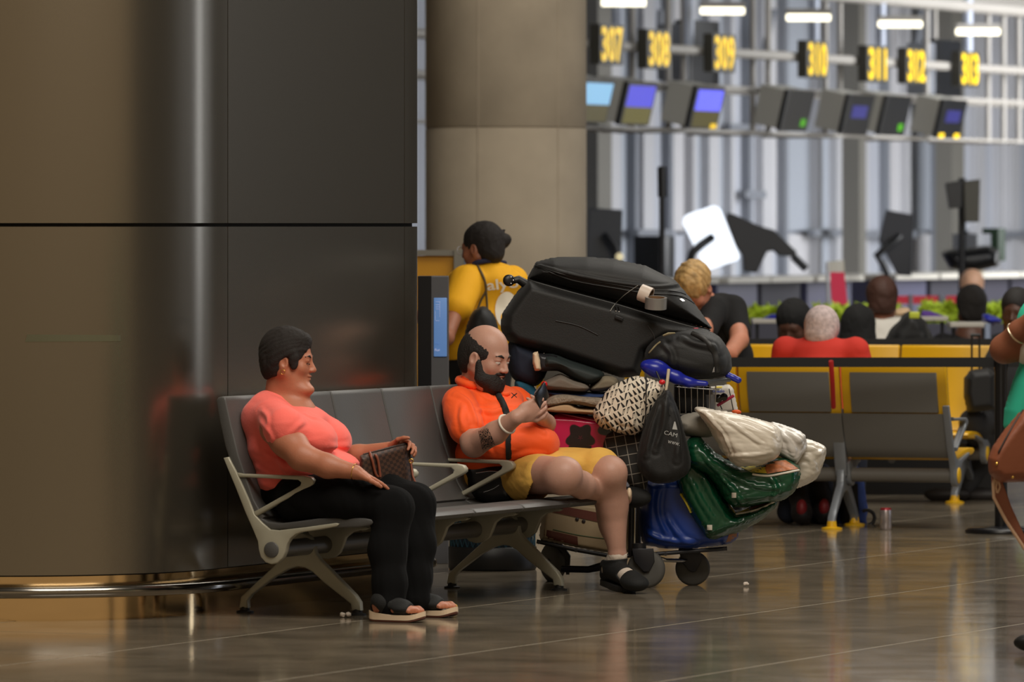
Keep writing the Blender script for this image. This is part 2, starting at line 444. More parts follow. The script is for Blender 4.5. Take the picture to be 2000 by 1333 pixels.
for i in range(-6, 70):
    for j in range(-36, 12):
        c = B(U0+SL*(i+.5), V0+SL*(j+.5), 0)
        if c[1] < 19 or c[1] > 100 or abs(c[0]-1) > 3+c[1]*.11: continue
        if c[1] < 37 and -4 < c[0] < 4.6:
            if base is None:
                base = ob('floor_slab', slab(i, j), M_floor, fl, False); bi, bj = i, j
            else:
                o = base.copy(); COL.objects.link(o); o.parent = fl
                o.location = tuple(U*SL*(i-bi)+V*SL*(j-bj))
        else: far.append(slab(i, j))
ob('far_floor_slabs', join(*far), M_floor, fl, False, kind='stuff')

# ---------------------------------------------------------------- metal clad pillar on the left
M_clad = mat('brushed_bronze_cladding', rgb(142, 134, 120), rough=.25, metal=.9, bump=.015, bscale=14.)
M_gap = mat('shadow_gap', rgb(14, 13, 12), rough=.8)
M_steel = mat('polished_steel', rgb(232, 200, 150), rough=.12, metal=1., bump=.05, bscale=5.)
M_rail = mat('rail_steel', rgb(150, 145, 138), rough=.16, metal=1.)
def Lp(t): return np.array([-1.139+.3983*t, 27.09+.9173*t])
kp = [(-1.962, 26.48), (-1.767, 26.50), (-1.574, 26.57), (-1.384, 26.70), (-1.253, 26.86), (-1.181, 26.985)]
left = [(-3.15, 28.4), (-3.05, 27.6), (-2.78, 27.0), (-2.42, 26.62), (-2.16, 26.50)]
prof = smooth_poly(np.array(left+kp+[tuple(Lp(.058)), tuple(Lp(.3))]), 8, closed=False)
iA = len(prof)-1-8                                    # index at Lp(.058)
cladL = prof[:iA+1]
t1 = 1.739; t2 = 1.835; rr = .16; arc = []
cc = Lp(t2)-V[:2]*rr
for k in range(0, 15):
    a = k/14*math.radians(165); arc.append(cc+rr*(V[:2]*math.cos(a)+U[:2]*math.sin(a)))
flat = np.array([Lp(.058), Lp(.6), Lp(1.2), Lp(t1)])
end = np.array([Lp(t1)]+arc+[np.array((-1.9, 29.3)), np.array((-3.15, 28.4))])
def sweep(pr, z0, z1, inset=0., th=.02, gap=.004):
    pr = np.array(pr, float); d = np.gradient(pr, axis=0); d /= np.linalg.norm(d, axis=1)[:, None]
    nrm = np.stack([d[:, 1], -d[:, 0]], 1)            # outward: right-hand of travel
    pr = pr.copy(); pr[0] += d[0]*gap; pr[-1] -= d[-1]*gap
    o = pr-nrm*inset; i_ = o-nrm*th; n = len(pr); vs = []
    for q, z in ((o, z0), (o, z1), (i_, z0), (i_, z1), (o, z0), (o, z1)): vs += [(a, b, z) for a, b in q]
    f = []; m = 4*n
    for k in range(n-1):
        f += [[m+k, m+k+1, m+n+k+1, m+n+k], [2*n+k+1, 2*n+k, 3*n+k, 3*n+k+1], [n+k, n+k+1, 3*n+k+1, 3*n+k], [k+1, k, 2*n+k, 2*n+k+1]]
    f += [[0, n, 3*n, 2*n], [n-1, 3*n-1, 4*n-1, 2*n-1]]
    return np.array(vs), f
ob('wall_right_unseen', box((15.5, 66, 4), (.1, 47, 4)), mat('dark_reflected_wall', rgb(22, 27, 38), rough=.7), None, False, kind='structure')  # unseen wall, added and kept dark so the flat cladding reflects darkness
pil = thing('cladded_pillar', 'broad pillar clad in dark brushed metal panels behind the grey bench', 'pillar', (-1.9, 28.2, 0))
for z0, z1 in ((.176, 1.514), (1.528, 3.6), (3.61, 6.0)):
    ob('cladding_panel', sweep(cladL, z0, z1), M_clad, pil, True)
    ob('cladding_panel', sweep(flat, z0, z1, gap=.003), M_clad, pil, False)
    ob('cladding_panel', sweep(end, z0, z1, gap=.003), M_clad, pil, True)
full = np.vstack([cladL, flat[1:], end[1:]])
ob('core', sweep(full, .17, 5.99, inset=.022, th=.05), M_gap, pil, True)
ob('kick_plate', sweep(full, 0, .18, inset=.035, th=.02), M_steel, pil, True, label='polished steel kick plate at the foot of the pillar')
d = np.gradient(full, axis=0); d /= np.linalg.norm(d, axis=1)[:, None]; off = full+np.stack([d[:, 1], -d[:, 0]], 1)*.07
off = np.vstack([off[:len(cladL)+2], [Lp(1.0)+V[:2]*.07, Lp(1.75)+V[:2]*.075], Lp(1.88)+V[:2]*.06, Lp(1.96)+V[:2]*.0, Lp(1.99)-V[:2]*.12, Lp(1.97)-V[:2]*.4])
rp = smooth_poly(off[2:], 3, closed=False)
ob('guard_rail', tube([(a, b, .114) for a, b in rp], .0225, 14), M_rail, pil, True, label='polished steel guard rail tube running round the pillar')
for px_ in (40, 445, 705):
    a = None
    for k in range(len(full)-1):
        p0 = 1000+full[k][0]*FPX/full[k][1]; p1 = 1000+full[k+1][0]*FPX/full[k+1][1]
        if p0 <= px_ < p1: a = full[k]; dd = d[k]; nn = np.array([dd[1], -dd[0]])
    if a is not None:
        q = a-nn*.03; q2 = a+nn*.07
        ob('rail_bracket', tube([(q[0], q[1], .10), (q2[0], q2[1], .118)], .008, 8), M_rail, pil)
clv = sweep(cladL, .176, 1.514); tr_clad = bvh(clv)
M_tape = mat('old_tape', rgb(98, 96, 74), rough=.45, metal=.3)
ob('tape_strip', patch(tr_clad, [(53, 654), (236, 655), (236, 667), (49, 668)], 10, 2, .002, .001), M_tape, pil, label='faded strip of clear tape on the metal panel')

# ---------------------------------------------------------------- concrete column behind
M_conc = mat('board_marked_concrete', rgb(152, 140, 122), rough=.85, bump=.25, bscale=6., var=.14, vscale=2.2)
cx, cy = (988-1000)*45/FPX, 45.; R = .525
cp = thing('concrete_column', 'round raw concrete column between the metal pillar and the check-in hall', 'column', (cx, cy, 0))
for k, (z0, z1) in enumerate(((0, 2.15), (2.152, 4.4), (4.405, 7.))):
    ob('concrete_lift', lathe((cx, cy, 0), (0, 0, 1), [(R-.006, z0), (R, z0+.006), (R, z1-.006), (R-.006, z1)], 64), M_conc, cp)
for a in np.arange(0, 360, 60):
    q = (cx+R*math.cos(math.radians(a+10)), cy+R*math.sin(math.radians(a+10)))
    ob('form_seam', tube([(q[0], q[1], 0.01), (q[0], q[1], 6.99)], .004, 5), M_conc, cp)

# ---------------------------------------------------------------- beam seating
M_alu = mat('painted_aluminium', rgb(172, 168, 150), rough=.42, metal=.15, spec=.5)
M_shell = mat('grey_polymer_shell', rgb(80, 79, 78), rough=.5, bump=.06, bscale=120.)
M_beam = mat('beam_grey', rgb(105, 102, 98), rough=.35, metal=.3)
M_puck = mat('rubber_black', rgb(22, 21, 20), rough=.6)
def vwp(px, u): return [vw(x, y, u) for x, y in px]
frame_px = [(437,895),(447,893),(453,905),(461,920),(478,957),(488,980),(498,1006),(512,1021),(528,1035),(545,1036.5),(566,1034),(600,1030),(657,1022),(663,1024),(658,1029),(620,1036),(590,1040),(578,1044),(568,1052),(561,1063),(558,1077),(553,1090),(543,1100),(531,1103),(519,1099),(510,1089),(506,1075),(504,1058),(495,1036),(480,1002),(462,956)]
FRAME = vwp(frame_px, 0)
arm_out = [(458,923),(477,926),(555,929),(594,930),(607,933),(612,939),(612,946),(606,951),(594,957),(540,986),(498,1011),(494,1001),(520,987),(575,956),(586,949),(588,943),(582,938),(555,936.5),(480,933),(464,933)]
ARM = vwp(arm_out, 0)
pan_px = [(497,1002),(508,1012),(522,1020),(545,1023),(580,1019),(620,1013.5),(668,1011),(712,1013),(724,1015),(729,1021),(722,1027),(700,1031),(664,1032),(600,1031),(566,1034),(530,1036),(512,1026),(495,1008)]
PAN = vwp(pan_px, 0)
back_px = [(421,782),(424,777),(431,775),(438,776),(440,784),(450,830),(464,888),(480,936),(494,976),(508,1001),(515,1010),(504,1020),(490,1004),(472,966),(452,915),(438,872),(427,822)]
BACK = vwp(back_px, 0)
leg_px = [(470,1188),(487,1188),(486,1173),(494,1162),(541,1126),(566,1112),(584,1107),(598,1109),(613,1117),(634,1137),(688,1180),(690,1193),(707,1193),(706,1177),(697,1163),(652,1117),(630,1095),(620,1082),(616,1064),(608,1048),(596,1041),(584,1040),(572,1044),(562,1056),(560,1075),(556,1090),(548,1097),(494,1147),(474,1166)]
LEG = vwp(leg_px, .325)
br_px = [(604,1034),(622,1026),(668,1022),(716,1027),(724,1032),(716,1036),(704,1037),(692,1040),(680,1050),(674,1066),(668,1080),(656,1090),(640,1092),(626,1088),(616,1076),(613,1060),(610,1046)]
BRK = vwp(br_px, .5)
bc = vw(531.5, 1074.5, 0)
def at_u(sec, u): return np.array([B(u, v, h) for v, h in sec])
PT = .488; LB = 5*PT
bn = thing('airport_bench', 'grey five-seat beam bench against the metal pillar with pale metal arms', 'bench', B(1.25, .25, 0))
ob('beam', cyl(B(.0, *bc), B(LB, *bc), .034, 28), M_beam, bn)
for k in range(5):
    u0 = k*PT
    ob('backrest', prism(at_u(BACK, u0+PT/2), U*(PT/2-.005), .006), M_shell, bn)
    ob('seat', prism(at_u(PAN, u0+PT/2), U*(PT/2-.005), .006), M_shell, bn)
fr = ob('end_frame', prism(at_u(FRAME, .012), U*.017, .004), M_alu, bn)
ob('end_cap', lathe(B(.012, *bc), -U, [(.031, 0), (.031, .020), (.028, .0225), (0, .023)], 32), M_shell, fr)
for k in range(1, 6): ob('seat_bracket', prism(at_u(BRK, k*PT-(.014 if k == 5 else 0)), U*.012, .004), M_alu, bn)
for k in range(5):
    u = max(k*PT, .014)
    ob('armrest', prism(at_u(ARM, u), U*.016, .005), M_alu, bn)
for u in (.325, .325+2.0):
    lg = ob('leg', prism(at_u(LEG, u), U*.018, .006), M_alu, bn)
    for px_, py_ in ((478.5, 1186), (698.5, 1191)):
        v_, h_ = vw(px_, py_, .325); b_ = B(u, v_, 0)
        ob('foot_pad', lathe(b_, (0, 0, 1), [(.034, 0), (.034, .006), (.019, .010), (.0175, h_+.004)], 24), M_puck, lg)
# ---------------------------------------------------------------- people: shared builders
def unit(a): a = np.asarray(a, float); return a/np.linalg.norm(a)
def basis(f, up=(0, 0, 1)):
    f = unit(f); s = unit(np.cross(f, up)); u = np.cross(s, f); return np.array([s, f, u])   # side (their right), forward, up
M_eye = mat('eye_white', rgb(205, 196, 186), rough=.25); M_iris = mat('iris', rgb(52, 36, 26), rough=.2)
def head(S, c, f, sz=1., up=(0, 0, 1), fat=0., lid=.75, k=.012, detail=True):
    """adds a head to Sdf S; c = centre between the ears at eye level"""
    A = basis(f, up); P = lambda x, y, z: np.asarray(c)+(A[0]*x+A[1]*y+A[2]*z)*sz
    S.ell(P(0, -.012, .038), np.array([.076, .098, .088])*sz, A, k)
    S.ell(P(0, .030, -.030), np.array([.062, .064, .085])*sz, A, .03*sz)
    S.cone(P(0, .050, -.088), P(0, .060, -.098), .030*sz, .024*sz, .02*sz)
    for x in (-1, 1):
        S.cone(P(.052*x, -.01, -.045), P(.022*x, .055, -.095), (.026+fat)*sz, (.022+fat)*sz, .025*sz)
        S.ell(P(.036*x, .062, -.028), np.array([.024, .02, .024])*sz*(1+fat*8), A, .02*sz)
    if fat: S.ell(P(0, .03, -.112), np.array([.055, .05, .03])*sz, A, .03*sz)
    if not detail: return A, P
    S.ell(P(0, .078, .022), np.array([.046, .016, .011])*sz, A, .015*sz)
    for x in (-1, 1): S.ell(P(.031*x, .1, .000), np.array([.017, .019, .012])*sz, A, .012*sz, 's')
    for x in (-1, 1):
        S.ell(P(.031*x, .0755, .007), np.array([.0175, .0170, .0115])*sz, A, .004*sz)
        S.ell(P(.031*x, .0730, -.010), np.array([.0165, .0160, .0075])*sz, A, .004*sz)
    S.cone(P(0, .088, .008), P(0, .108, -.030), .0075*sz, .0115*sz, .012*sz)
    for x in (-1, 1): S.ell(P(.0115*x, .099, -.034), np.array([.009, .011, .008])*sz, A, .006*sz)
    S.ell(P(0, .089, -.0575), np.array([.025, .012, .0058])*sz, A, .005*sz)
    S.ell(P(0, .087, -.070), np.array([.021, .012, .0065])*sz, A, .005*sz)
    S.ell(P(0, .101, -.0637), np.array([.026, .008, .0018])*sz, A, .003*sz, 's')
    for x in (-1, 1):
        S.ell(P(.077*x, -.008, -.012), np.array([.011, .021, .033])*sz, A, .006*sz)
        S.ell(P(.086*x, -.004, -.006), np.array([.007, .011, .018])*sz, A, .004*sz, 's')
    return A, P
def eyes(parent, P, A, sz=1., look=-.3, lid_mat=None):
    for x in (-1, 1):
        c = P(.031*x, .0755, -.0015); g = unit(A[1]+A[2]*look)
        e = ob('eye', lathe(c-g*.013*sz, g, [(0, 0)]+[(.0145*sz*math.sin(a), .0145*sz*(1-math.cos(a))) for a in np.linspace(.2, PI-.1, 10)]+[(0, .029*sz)], 16), M_eye, parent)
        ob('iris', lathe(c+g*.0145*sz, g, [(0.0062*sz, -.0012), (.0058*sz, .0008), (0, .0012)], 14), M_iris, e)
def brow(parent, P, A, m, sz=1., tree=None):
    for x in (-1, 1):
        ob('eyebrow', tube([P(.014*x, .092, .020), P(.03*x, .091, .027), P(.048*x, .076, .022)], [.0035*sz, .0042*sz, .002*sz], 7), m, parent)
def hand(S, wrist, d, n, sz=1., curl=(.5, .6, .5), spread=.0, thumb=1, tcurl=.3, k=.006, flat=1.):
    """wrist point, finger direction d, palm normal n (out of the palm); thumb=+1/-1 side"""
    d = unit(d); n = unit(np.asarray(n)-d*np.dot(n, d)); s = np.cross(d, n)*thumb; L = .085*sz
    c = np.asarray(wrist)+d*L*.5
    A = np.array([d, s, n])
    S.ell(np.asarray(wrist)+d*L*.52, np.array([L*.62, .041*sz, .0155*sz]), A, .012*sz)
    S.cone(np.asarray(wrist)-d*.01, np.asarray(wrist)+d*.03*sz, .0235*sz, .021*sz, .015*sz)
    S.cone(np.asarray(wrist)+d*.02*sz+s*.022*sz+n*.006*sz, np.asarray(wrist)+d*.045*sz+s*.036*sz+n*.010*sz, .016*sz, .013*sz, .01*sz)
    for i, (off, ln) in enumerate(((.030, .88), (.0105, 1.), (-.009, .94), (-.0275, .74))):
        p = np.asarray(wrist)+d*(L*(.98 if i in (1, 2) else .93))+s*off*sz; ang = 0; q = [p-d*.02*sz]; q.append(p)
        for j, (seg, cu) in enumerate(zip((.042, .026, .020), curl)):
            ang += cu; dr = d*math.cos(ang)+n*math.sin(ang)+s*off*spread; q.append(q[-1]+unit(dr)*seg*sz*ln)
        S.chain(q, np.array([.0092, .0092, .0084, .0078, .0066])*sz, .0025)
    p = np.asarray(wrist)+d*.040*sz+s*.034*sz+n*.008*sz
    a = unit(d*.75+s*.65+n*.2); b = unit(d*(.95)+s*(.1)+n*tcurl); c2 = unit(d*.9-s*.15+n*tcurl*1.6)
    S.chain([p, p+a*.03*sz, p+a*.03*sz+b*.03*sz, p+a*.03*sz+b*.03*sz+c2*.022*sz], np.array([.0125, .0105, .0095, .0078])*sz, .004)
def skin_mat(name, r, g, b, rough=.5):
    m = mat(name, rgb(r, g, b), rough=rough, bump=.08, bscale=180., var=.07, vscale=14., sss=.08); return m

# ---------------------------------------------------------------- woman in coral T-shirt
ws = skin_mat('tanned_skin', 176, 112, 84)
M_coral = mat('coral_cotton', rgb(255, 112, 100), rough=.8, bump=.12, bscale=160., sheen=.2)
M_black = mat('black_trousers', rgb(8, 8, 9), rough=.95, spec=.2, bump=.05, bscale=120.)
M_hair1 = mat('dark_brown_hair', rgb(24, 17, 14), rough=.8, bump=.3, bscale=260.)
wm = thing('person', 'woman in coral T-shirt and black trousers seated on the near end of grey bench', 'person', B(.25, .3, 0))
S = Sdf(.004)
uc = .25
hf = unit((.985, -.17, -.08))
hc = Q(565, 705, uc)
A, P = head(S, hc, hf, .93, up=(.05, 0, 1), fat=.004)
S.cone(Q(551, 728, uc), Q(546, 800, uc), .056, .066, .03)
S.cone(Q(570, 752, uc), Q(575, 790, uc), .050, .058, .03)
S.ell(Q(590, 762, uc), (.042, .05, .026), UVW, .02)
S.ell(Q(560, 808, uc), (.10, .17, .05), np.array([V, U, [0, 0, 1]]), .03)
# torso core
S.chain([Q(565, 830, uc), Q(590, 900, uc), Q(590, 960, uc)], [.12, .13, .13], .03)
# right arm (nearest the viewer)
ra = [Q(540, 838, .02), Q(588, 892, -.04), Q(640, 911, -.03), Q(695, 923, -.02)]
S.chain(ra, [.066, .052, .045, .0275], .02)
S.ell(Q(566, 868, -.01), (.062, .07, .05), UVW, .03)
dd = unit(Q(736, 943, .02)-Q(693, 922, -.02)); hand(S, Q(695, 923, -.02), unit(dd+U*.25), (0.1, 0, -1), .90, curl=(.12, .12, .1), thumb=-1, tcurl=.1)
# left arm, forearm along the bag
la = [Q(610, 840, .47), Q(650, 895, .50), Q(700, 890, .50), Q(760, 877, .50)]
S.chain(la, [.062, .045, .040, .027], .02)
dl = unit(Q(800, 866, .50)-Q(762, 877, .50)); hand(S, Q(764, 877, .50), dl, unit(-U*.5-np.array([0, 0, .6])), .93, curl=(.75, .7, .5), thumb=-1, tcurl=.1)
# feet
def foot(S, heel, toe, ank, sz=1., lift=.03):
    heel = np.asarray(heel); toe = np.asarray(toe); d = unit(toe-heel); s = np.cross(d, [0, 0, 1.]); L = np.linalg.norm(toe-heel)
    z = np.array([0, 0, 1.])
    S.cone(ank, heel+d*.045+z*.045, .036*sz, .036*sz, .02)
    S.cone(heel+d*.03+z*(.025), heel+d*.03+z*(.04), .027*sz, .03*sz, .015)
    S.cone(heel+d*.05+z*.04, heel+d*L*.62+z*.026, .034*sz, .026*sz, .02)
    S.ell(heel+d*L*.66+z*.020, np.array([.055, .044, .019])*sz, np.array([d, s, z]), .015)
    for i, o in enumerate((-.030, -.013, .003, .018, .032)):
        r = (.0125, .0095, .009, .0085, .008)[i]; e = L*(.985-.035*i)
        S.chain([heel+d*(L*.72)+s*o*sz+z*.020, heel+d*(e-.02)+s*o*sz+z*.022, heel+d*(e-.006)+s*o*sz+z*.014], [r*1.0, r, r*.92], .003)
rf = (np.array([(727-1000)*26.50/FPX, 26.50, .028]), np.array([(822-1000)*26.44/FPX, 26.42, .028]))
lf = (np.array([(800-1000)*26.82/FPX, 26.84, .028]), np.array([(884-1000)*26.76/FPX, 26.74, .028]))
foot(S, rf[0], rf[1], W(755, 1172, 26.50), .98)
foot(S, lf[0]-np.array([0.03, 0, 0]), lf[1], W(806, 1160, 26.84), .98)
S.half(W(700, 1045, 26.9)+np.array([0, 0, -3]), (0, 0, -1))
wb = relax(S.mesh()); body = ob('body', wb, ws, wm)
for o_ in (): pass
eyes_ = []
for x in (-1, 1):                                        # closed lids: only the dark lash line shows
    ob('eyelash', tube([P(.017*x, .0915, -.0035), P(.031*x, .0945, -.0075), P(.045*x, .0835, -.0045)], [.0011, .0018, .0011], 6), M_hair1, wm)
brow(wm, P, A, M_hair1, 1.)
lipm = mat('lip_rose', rgb(158, 84, 72), rough=.45)
trw = bvh(wb)
# hair
H = Sdf(.0035)
H.ell(P(0, -.020, .042), np.array([.083, .106, .098])*.97, A, .01)
H.ell(P(0, -.050, -.02), np.array([.074, .068, .080])*.97, A, .03)
H.ell(P(0, .035, .095), np.array([.052, .046, .022]), A, .025)
H.ell(P(0, .122, -.032), np.array([.090, .072, .098]), A, .012, 's')
for x in (-1, 1):
    H.ell(P(.085*x, .006, -.024), np.array([.03, .024, .036]), A, .008, 's')
    H.ell(P(.074*x, .034, .008), np.array([.010, .018, .036]), A, .01)
H.half(P(0, -.06, -.075), -A[2]*1.+A[1]*.35)
hv = folds(folds(H.mesh(), .0035, 60, 8, A[2]*.5+A[1]*.8, .8), .0015, 160, 3, A[2]*.6+A[1]*.5, .7); ob('hair', hv, M_hair1, wm)
# T-shirt
T = Sdf(.0045)
T.ell(Q(548, 822, uc), (.125, .185, .085), np.array([V, U, [0, 0, 1]]), .03)
T.ell(Q(549, 868, uc), (.120, .19, .13), np.array([V, U, [0, 0, 1]]), .05)
T.ell(Q(545, 788, uc), (.085, .15, .045), np.array([unit(V-np.array([0, 0, .35])), U, unit(V*.35+np.array([0, 0, 1]))]), .03)
for u_, px in ((.13, 604), (.37, 632)): T.ell(Q(px, 851, u_), (.114, .115, .078), np.array([unit(V-np.array([0, 0, .42])), U, unit(V*.42+np.array([0, 0, 1]))]), .035)
T.ell(Q(612, 914, uc), (.178, .205, .080), np.array([V, U, [0, 0, 1]]), .012)
T.ell(Q(566, 930, uc), (.112, .19, .125), np.array([V, U, [0, 0, 1]]), .04)
T.ell(Q(590, 818, uc), (.09, .12, .05), np.array([V, U, [0, 0, 1]]), .05)
T.cone(Q(528, 812, .07), Q(554, 836, .0), .064, .083, .05)
T.ell(Q(515, 815, .12), (.06, .09, .07), UVW, .05)
T.cone(Q(540, 792, .42), Q(590, 835, .46), .07, .066, .03)
# sleeve end: cut by subtracting beyond the hem
def hem(T, p, axis, r):
    axis = unit(axis); T.cone(np.asarray(p)+axis*r, np.asarray(p)+axis*(r+.12), r, r, .004, 's')
T.ell(Q(574, 772, uc)+V*.02, (.078, .078, .042), np.array([unit(V-np.array([0, 0, .62])), U, unit(V*.62+np.array([0, 0, 1]))]), .008, 's')
tv = T.mesh()
# cut the near sleeve along a slanting hem by clipping the vertices' faces below the line between two px points
def clip(vf, tests):
    v, f = vf; f = np.asarray(f); px = 1000+v[:, 0]*FPX/v[:, 1]; py = HOR+(CAMH-v[:, 2])*FPX/v[:, 1]
    keep = tests(v, px, py); return v, f[keep[f].all(1)]
tv = creases(tv, [[(505, 822), (528, 850), (548, 905), (575, 945)], [(596, 822), (580, 835), (566, 850)], [(640, 872), (668, 872), (690, 868)], [(592, 806), (605, 815), (625, 818)],
    [(500, 880), (530, 892), (560, 912)], [(498, 910), (530, 925), (560, 935)], [(508, 945), (530, 950), (560, 950)], [(508, 800), (522, 815), (520, 840)], [(640, 925), (665, 918), (695, 922)]], .0045, .010, .35)
tv = folds(tv, .003, 22, 5, (.75, 0, -.65), .25); tv = folds(tv, .0012, 60, 6, (1, 0, 0), .3)
ob('t_shirt', tv, M_coral, wm)
trt = bvh(tv)
# trousers
K = Sdf(.0045)
K.ell(Q(575, 965, uc), (.13, .185, .085), np.array([V, U, [0, 0, 1]]), .03)
K.chain([Q(585, 975, .10), Q(680, 975, .07), Q(768, 993, .08)], [.098, .093, .074], .03)
K.chain([Q(768, 993, .08), Q(757, 1075, .05), Q(762, 1140, .02), Q(760, 1181, 0.)], [.075, .071, .062, .060], .03)
K.chain([Q(620, 975, .40), Q(740, 965, .40), Q(812, 985, .38)], [.09, .088, .074], .03)
K.chain([Q(812, 985, .38), Q(815, 1065, .34), Q(812, 1130, .30), Q(812, 1172, .28)], [.075, .069, .058, .056], .03)
kv = folds(K.mesh(), .005, 30, 9, (0, 0, 1), .7); ob('trousers', kv, M_black, wm)
# earring, necklace, bracelet
M_gold = mat('gold', rgb(220, 175, 90), rough=.25, metal=1.)
ec = P(.088, -.006, -.047); ob('earring', tube([ec+.009*(A[1]*math.cos(a)+A[2]*math.sin(a)) for a in np.linspace(0, 2*PI, 15)[:-1]], .0013, 6, closed=True), M_gold, wm)
bp_ = Q(692, 922, -.02); bx = unit(Q(695, 923, -.02)-Q(640, 911, -.03)); s1 = unit(np.cross(bx, [0, 0, 1])); s2 = np.cross(bx, s1)
ob('bracelet', tube([bp_+.031*(s1*math.cos(a)+s2*math.sin(a)) for a in np.linspace(0, 2*PI, 25)[:-1]], .0017, 6, closed=True), M_gold, wm)
# sandals
M_sole = mat('cream_foam_sole', rgb(225, 200, 170), rough=.7); M_out = mat('brown_outsole', rgb(86, 44, 28), rough=.7)
M_strap = mat('black_elastic_strap', rgb(16, 17, 17), rough=.8, bump=.2, bscale=200.)
def sandal(heel, toe, label, sz=1., name='sandal', msole=None, mout=None, mstrap=None):
    heel = np.asarray(heel)*1.; toe = np.asarray(toe)*1.; heel[2] = 0; toe[2] = 0
    d = unit(toe-heel); s = np.cross(d, [0, 0, 1.]); z = np.array([0, 0, 1.]); L = np.linalg.norm(toe-heel)+.03; h0 = heel-d*.012
    def wd(t): return (.030+.016*math.sin(min(max((t-.15)/.85, 0), 1)*PI*.75))*sz*math.sqrt(max(1-abs(2*t-1)**6, .02))
    def lay(zb, zt, ex):
        vs = []; fs = []; n = 22
        for i in range(n+1):
            t = i/n; c = h0+d*L*t; w_ = wd(t)+ex
            for o, zz in ((-w_, zb(t)), (w_, zb(t)), (w_, zt(t)), (-w_, zt(t))): vs.append(c+s*o+z*zz)
        for i in range(n):
            for k in range(4): l = (k+1) % 4; fs.append([i*4+k, i*4+l, i*4+4+l, i*4+4+k])
        fs += [[0, 1, 2, 3][::-1], [n*4+k for k in range(4)]]
        return np.array(vs), fs
    bot = lambda t: .0015+.016*max(0, (t-.72)/.28)**2+.004*max(0, (.12-t)/.12)
    t_ = thing(name, label, 'sandal', h0, 'sandals')
    ob('outsole', lay(bot, lambda t: bot(t)+.007, .0), mout or M_out, t_, False)
    ob('footbed', lay(lambda t: bot(t)+.007, lambda t: bot(t)+.026+.012*max(0, 1-t/.45), .001), msole or M_sole, t_, False)
    return t_, h0, d, s, L
for (h_, t_), lb, vf_ in ((rf, 'black-strapped cream-soled sandal on the near foot of the woman in coral', None), (lf, 'black-strapped cream-soled sandal on the far foot of the woman in coral', None)):
    sd, h0, d_, s_, L = sandal(h_, t_, lb); z_ = np.array([0, 0, 1.])
    K = Sdf(.003); k_ = .98*1.10; z = z_; h3 = np.asarray(h_)-(np.array([0.03, 0, 0]) if h_[1] > 26.7 else 0); t3 = np.asarray(t_); dx = unit(t3-h3); sx3 = np.cross(dx, [0, 0, 1.]); L3 = np.linalg.norm(t3-h3)
    K.cone(W(755, 1176, 26.50) if h_[1] < 26.7 else W(806, 1166, 26.84), h3+dx*.05+z*.045, .040, .040, .02); K.cone(h3+dx*.05+z*.04, h3+dx*L3*.64+z*.028, .040, .032, .02); K.ell(h3+dx*L3*.64+z*.022, np.array([.050, .050, .025]), np.array([dx, sx3, z]), .015)
    K.cone(h3+dx*.025+z*.03, h3+dx*.03+z*.05, .031, .034, .015)
    for sg in (-1, 1):
        K.ell(h3+dx*L3*.40+sx3*sg*.045+z*.004, (.026, .03, .020), np.array([unit(dx+z*.5), sx3, unit(z-dx*.5)]), .004, 's')
        K.ell(h3+dx*.022+sx3*sg*.03+z*.012, (.020, .03, .030), np.array([unit(dx+z*.9), sx3, unit(z-dx*.9)]), .004, 's')
    K.ell(h3+dx*(L3*.40)+sx3*.0+z*.075, (.020, .05, .014), np.array([unit(dx-z*.5), sx3, unit(z+dx*.5)]), .004, 's')
    K.half(h3+dx*L3*.80, dx, .004); K.half(h3-z*.002, -z, .003)
    ob('strap', K.mesh(), M_strap, sd)
# handbag with chequered canvas
def check_mat(name, c1, c2, scale, rot=0., rough=.5):
    m = mat(name, c1, rough=rough); nt, b = nodes(m)
    tc = nt.nodes.new('ShaderNodeTexCoord'); mp = nt.nodes.new('ShaderNodeMapping'); mp.inputs['Rotation'].default_value = (0, rot, 0)
    ck = nt.nodes.new('ShaderNodeTexChecker'); ck.inputs['Scale'].default_value = scale; ck.inputs['Color1'].default_value = c1; ck.inputs['Color2'].default_value = c2
    nt.links.new(tc.outputs['Object'], mp.inputs[0]); mp.inputs['Scale'].default_value = (1, .001, 1); nt.links.new(mp.outputs[0], ck.inputs[0]); nt.links.new(ck.outputs[0], b.inputs['Base Color']); return m
M_ck = check_mat('brown_check_canvas', rgb(74, 50, 38), rgb(48, 33, 27), 84., .22)
M_tan = mat('tan_leather', rgb(132, 70, 48), rough=.45); M_dk = mat('dark_brown_trim', rgb(34, 22, 18), rough=.5)
hb = thing('handbag', 'brown chequered handbag with tan straps on the lap of the woman in coral', 'handbag', Q(760, 950, .42))
G = Sdf(.004); dB = Q(760, 905, .40)[1]
G.poly([(712, 886), (728, 882), (797, 864), (801, 870), (809, 950), (805, 960), (720, 960), (704, 925), (703, 890)], dB, .045, .03, k=.004, slant=(.9, 0))
gv = G.mesh(); ob('bag_body', gv, M_ck, hb); trg = bvh(gv)
for off_, x0 in ((.008, 0), (.010, 11)):
    ob('strap', tube(on(trg, smooth_poly([(722+x0, 884+x0*.4), (727+x0, 900), (733+x0*.8, 925), (738+x0*.4, 932)], 4, False), off_), .0055, 8), M_tan, hb)
ob('edge_piping', seam(trg, [(706, 889), (740, 881), (795, 868), (799, 880), (803, 920), (806, 948)], .0035, .002), M_dk, hb)
ob('hanging_strap', tube([W(802, 900, dB), W(806, 930, dB-.02), W(815, 952, dB-.03)], .004, 8), M_tan, hb)
zc_ = W(803, 901, dB-.03); ob('clasp', tube([zc_+.008*np.array([math.cos(a), 0, math.sin(a)]) for a in np.linspace(0, 2*PI, 13)[:-1]], .002, 6, closed=True), M_gold, hb)
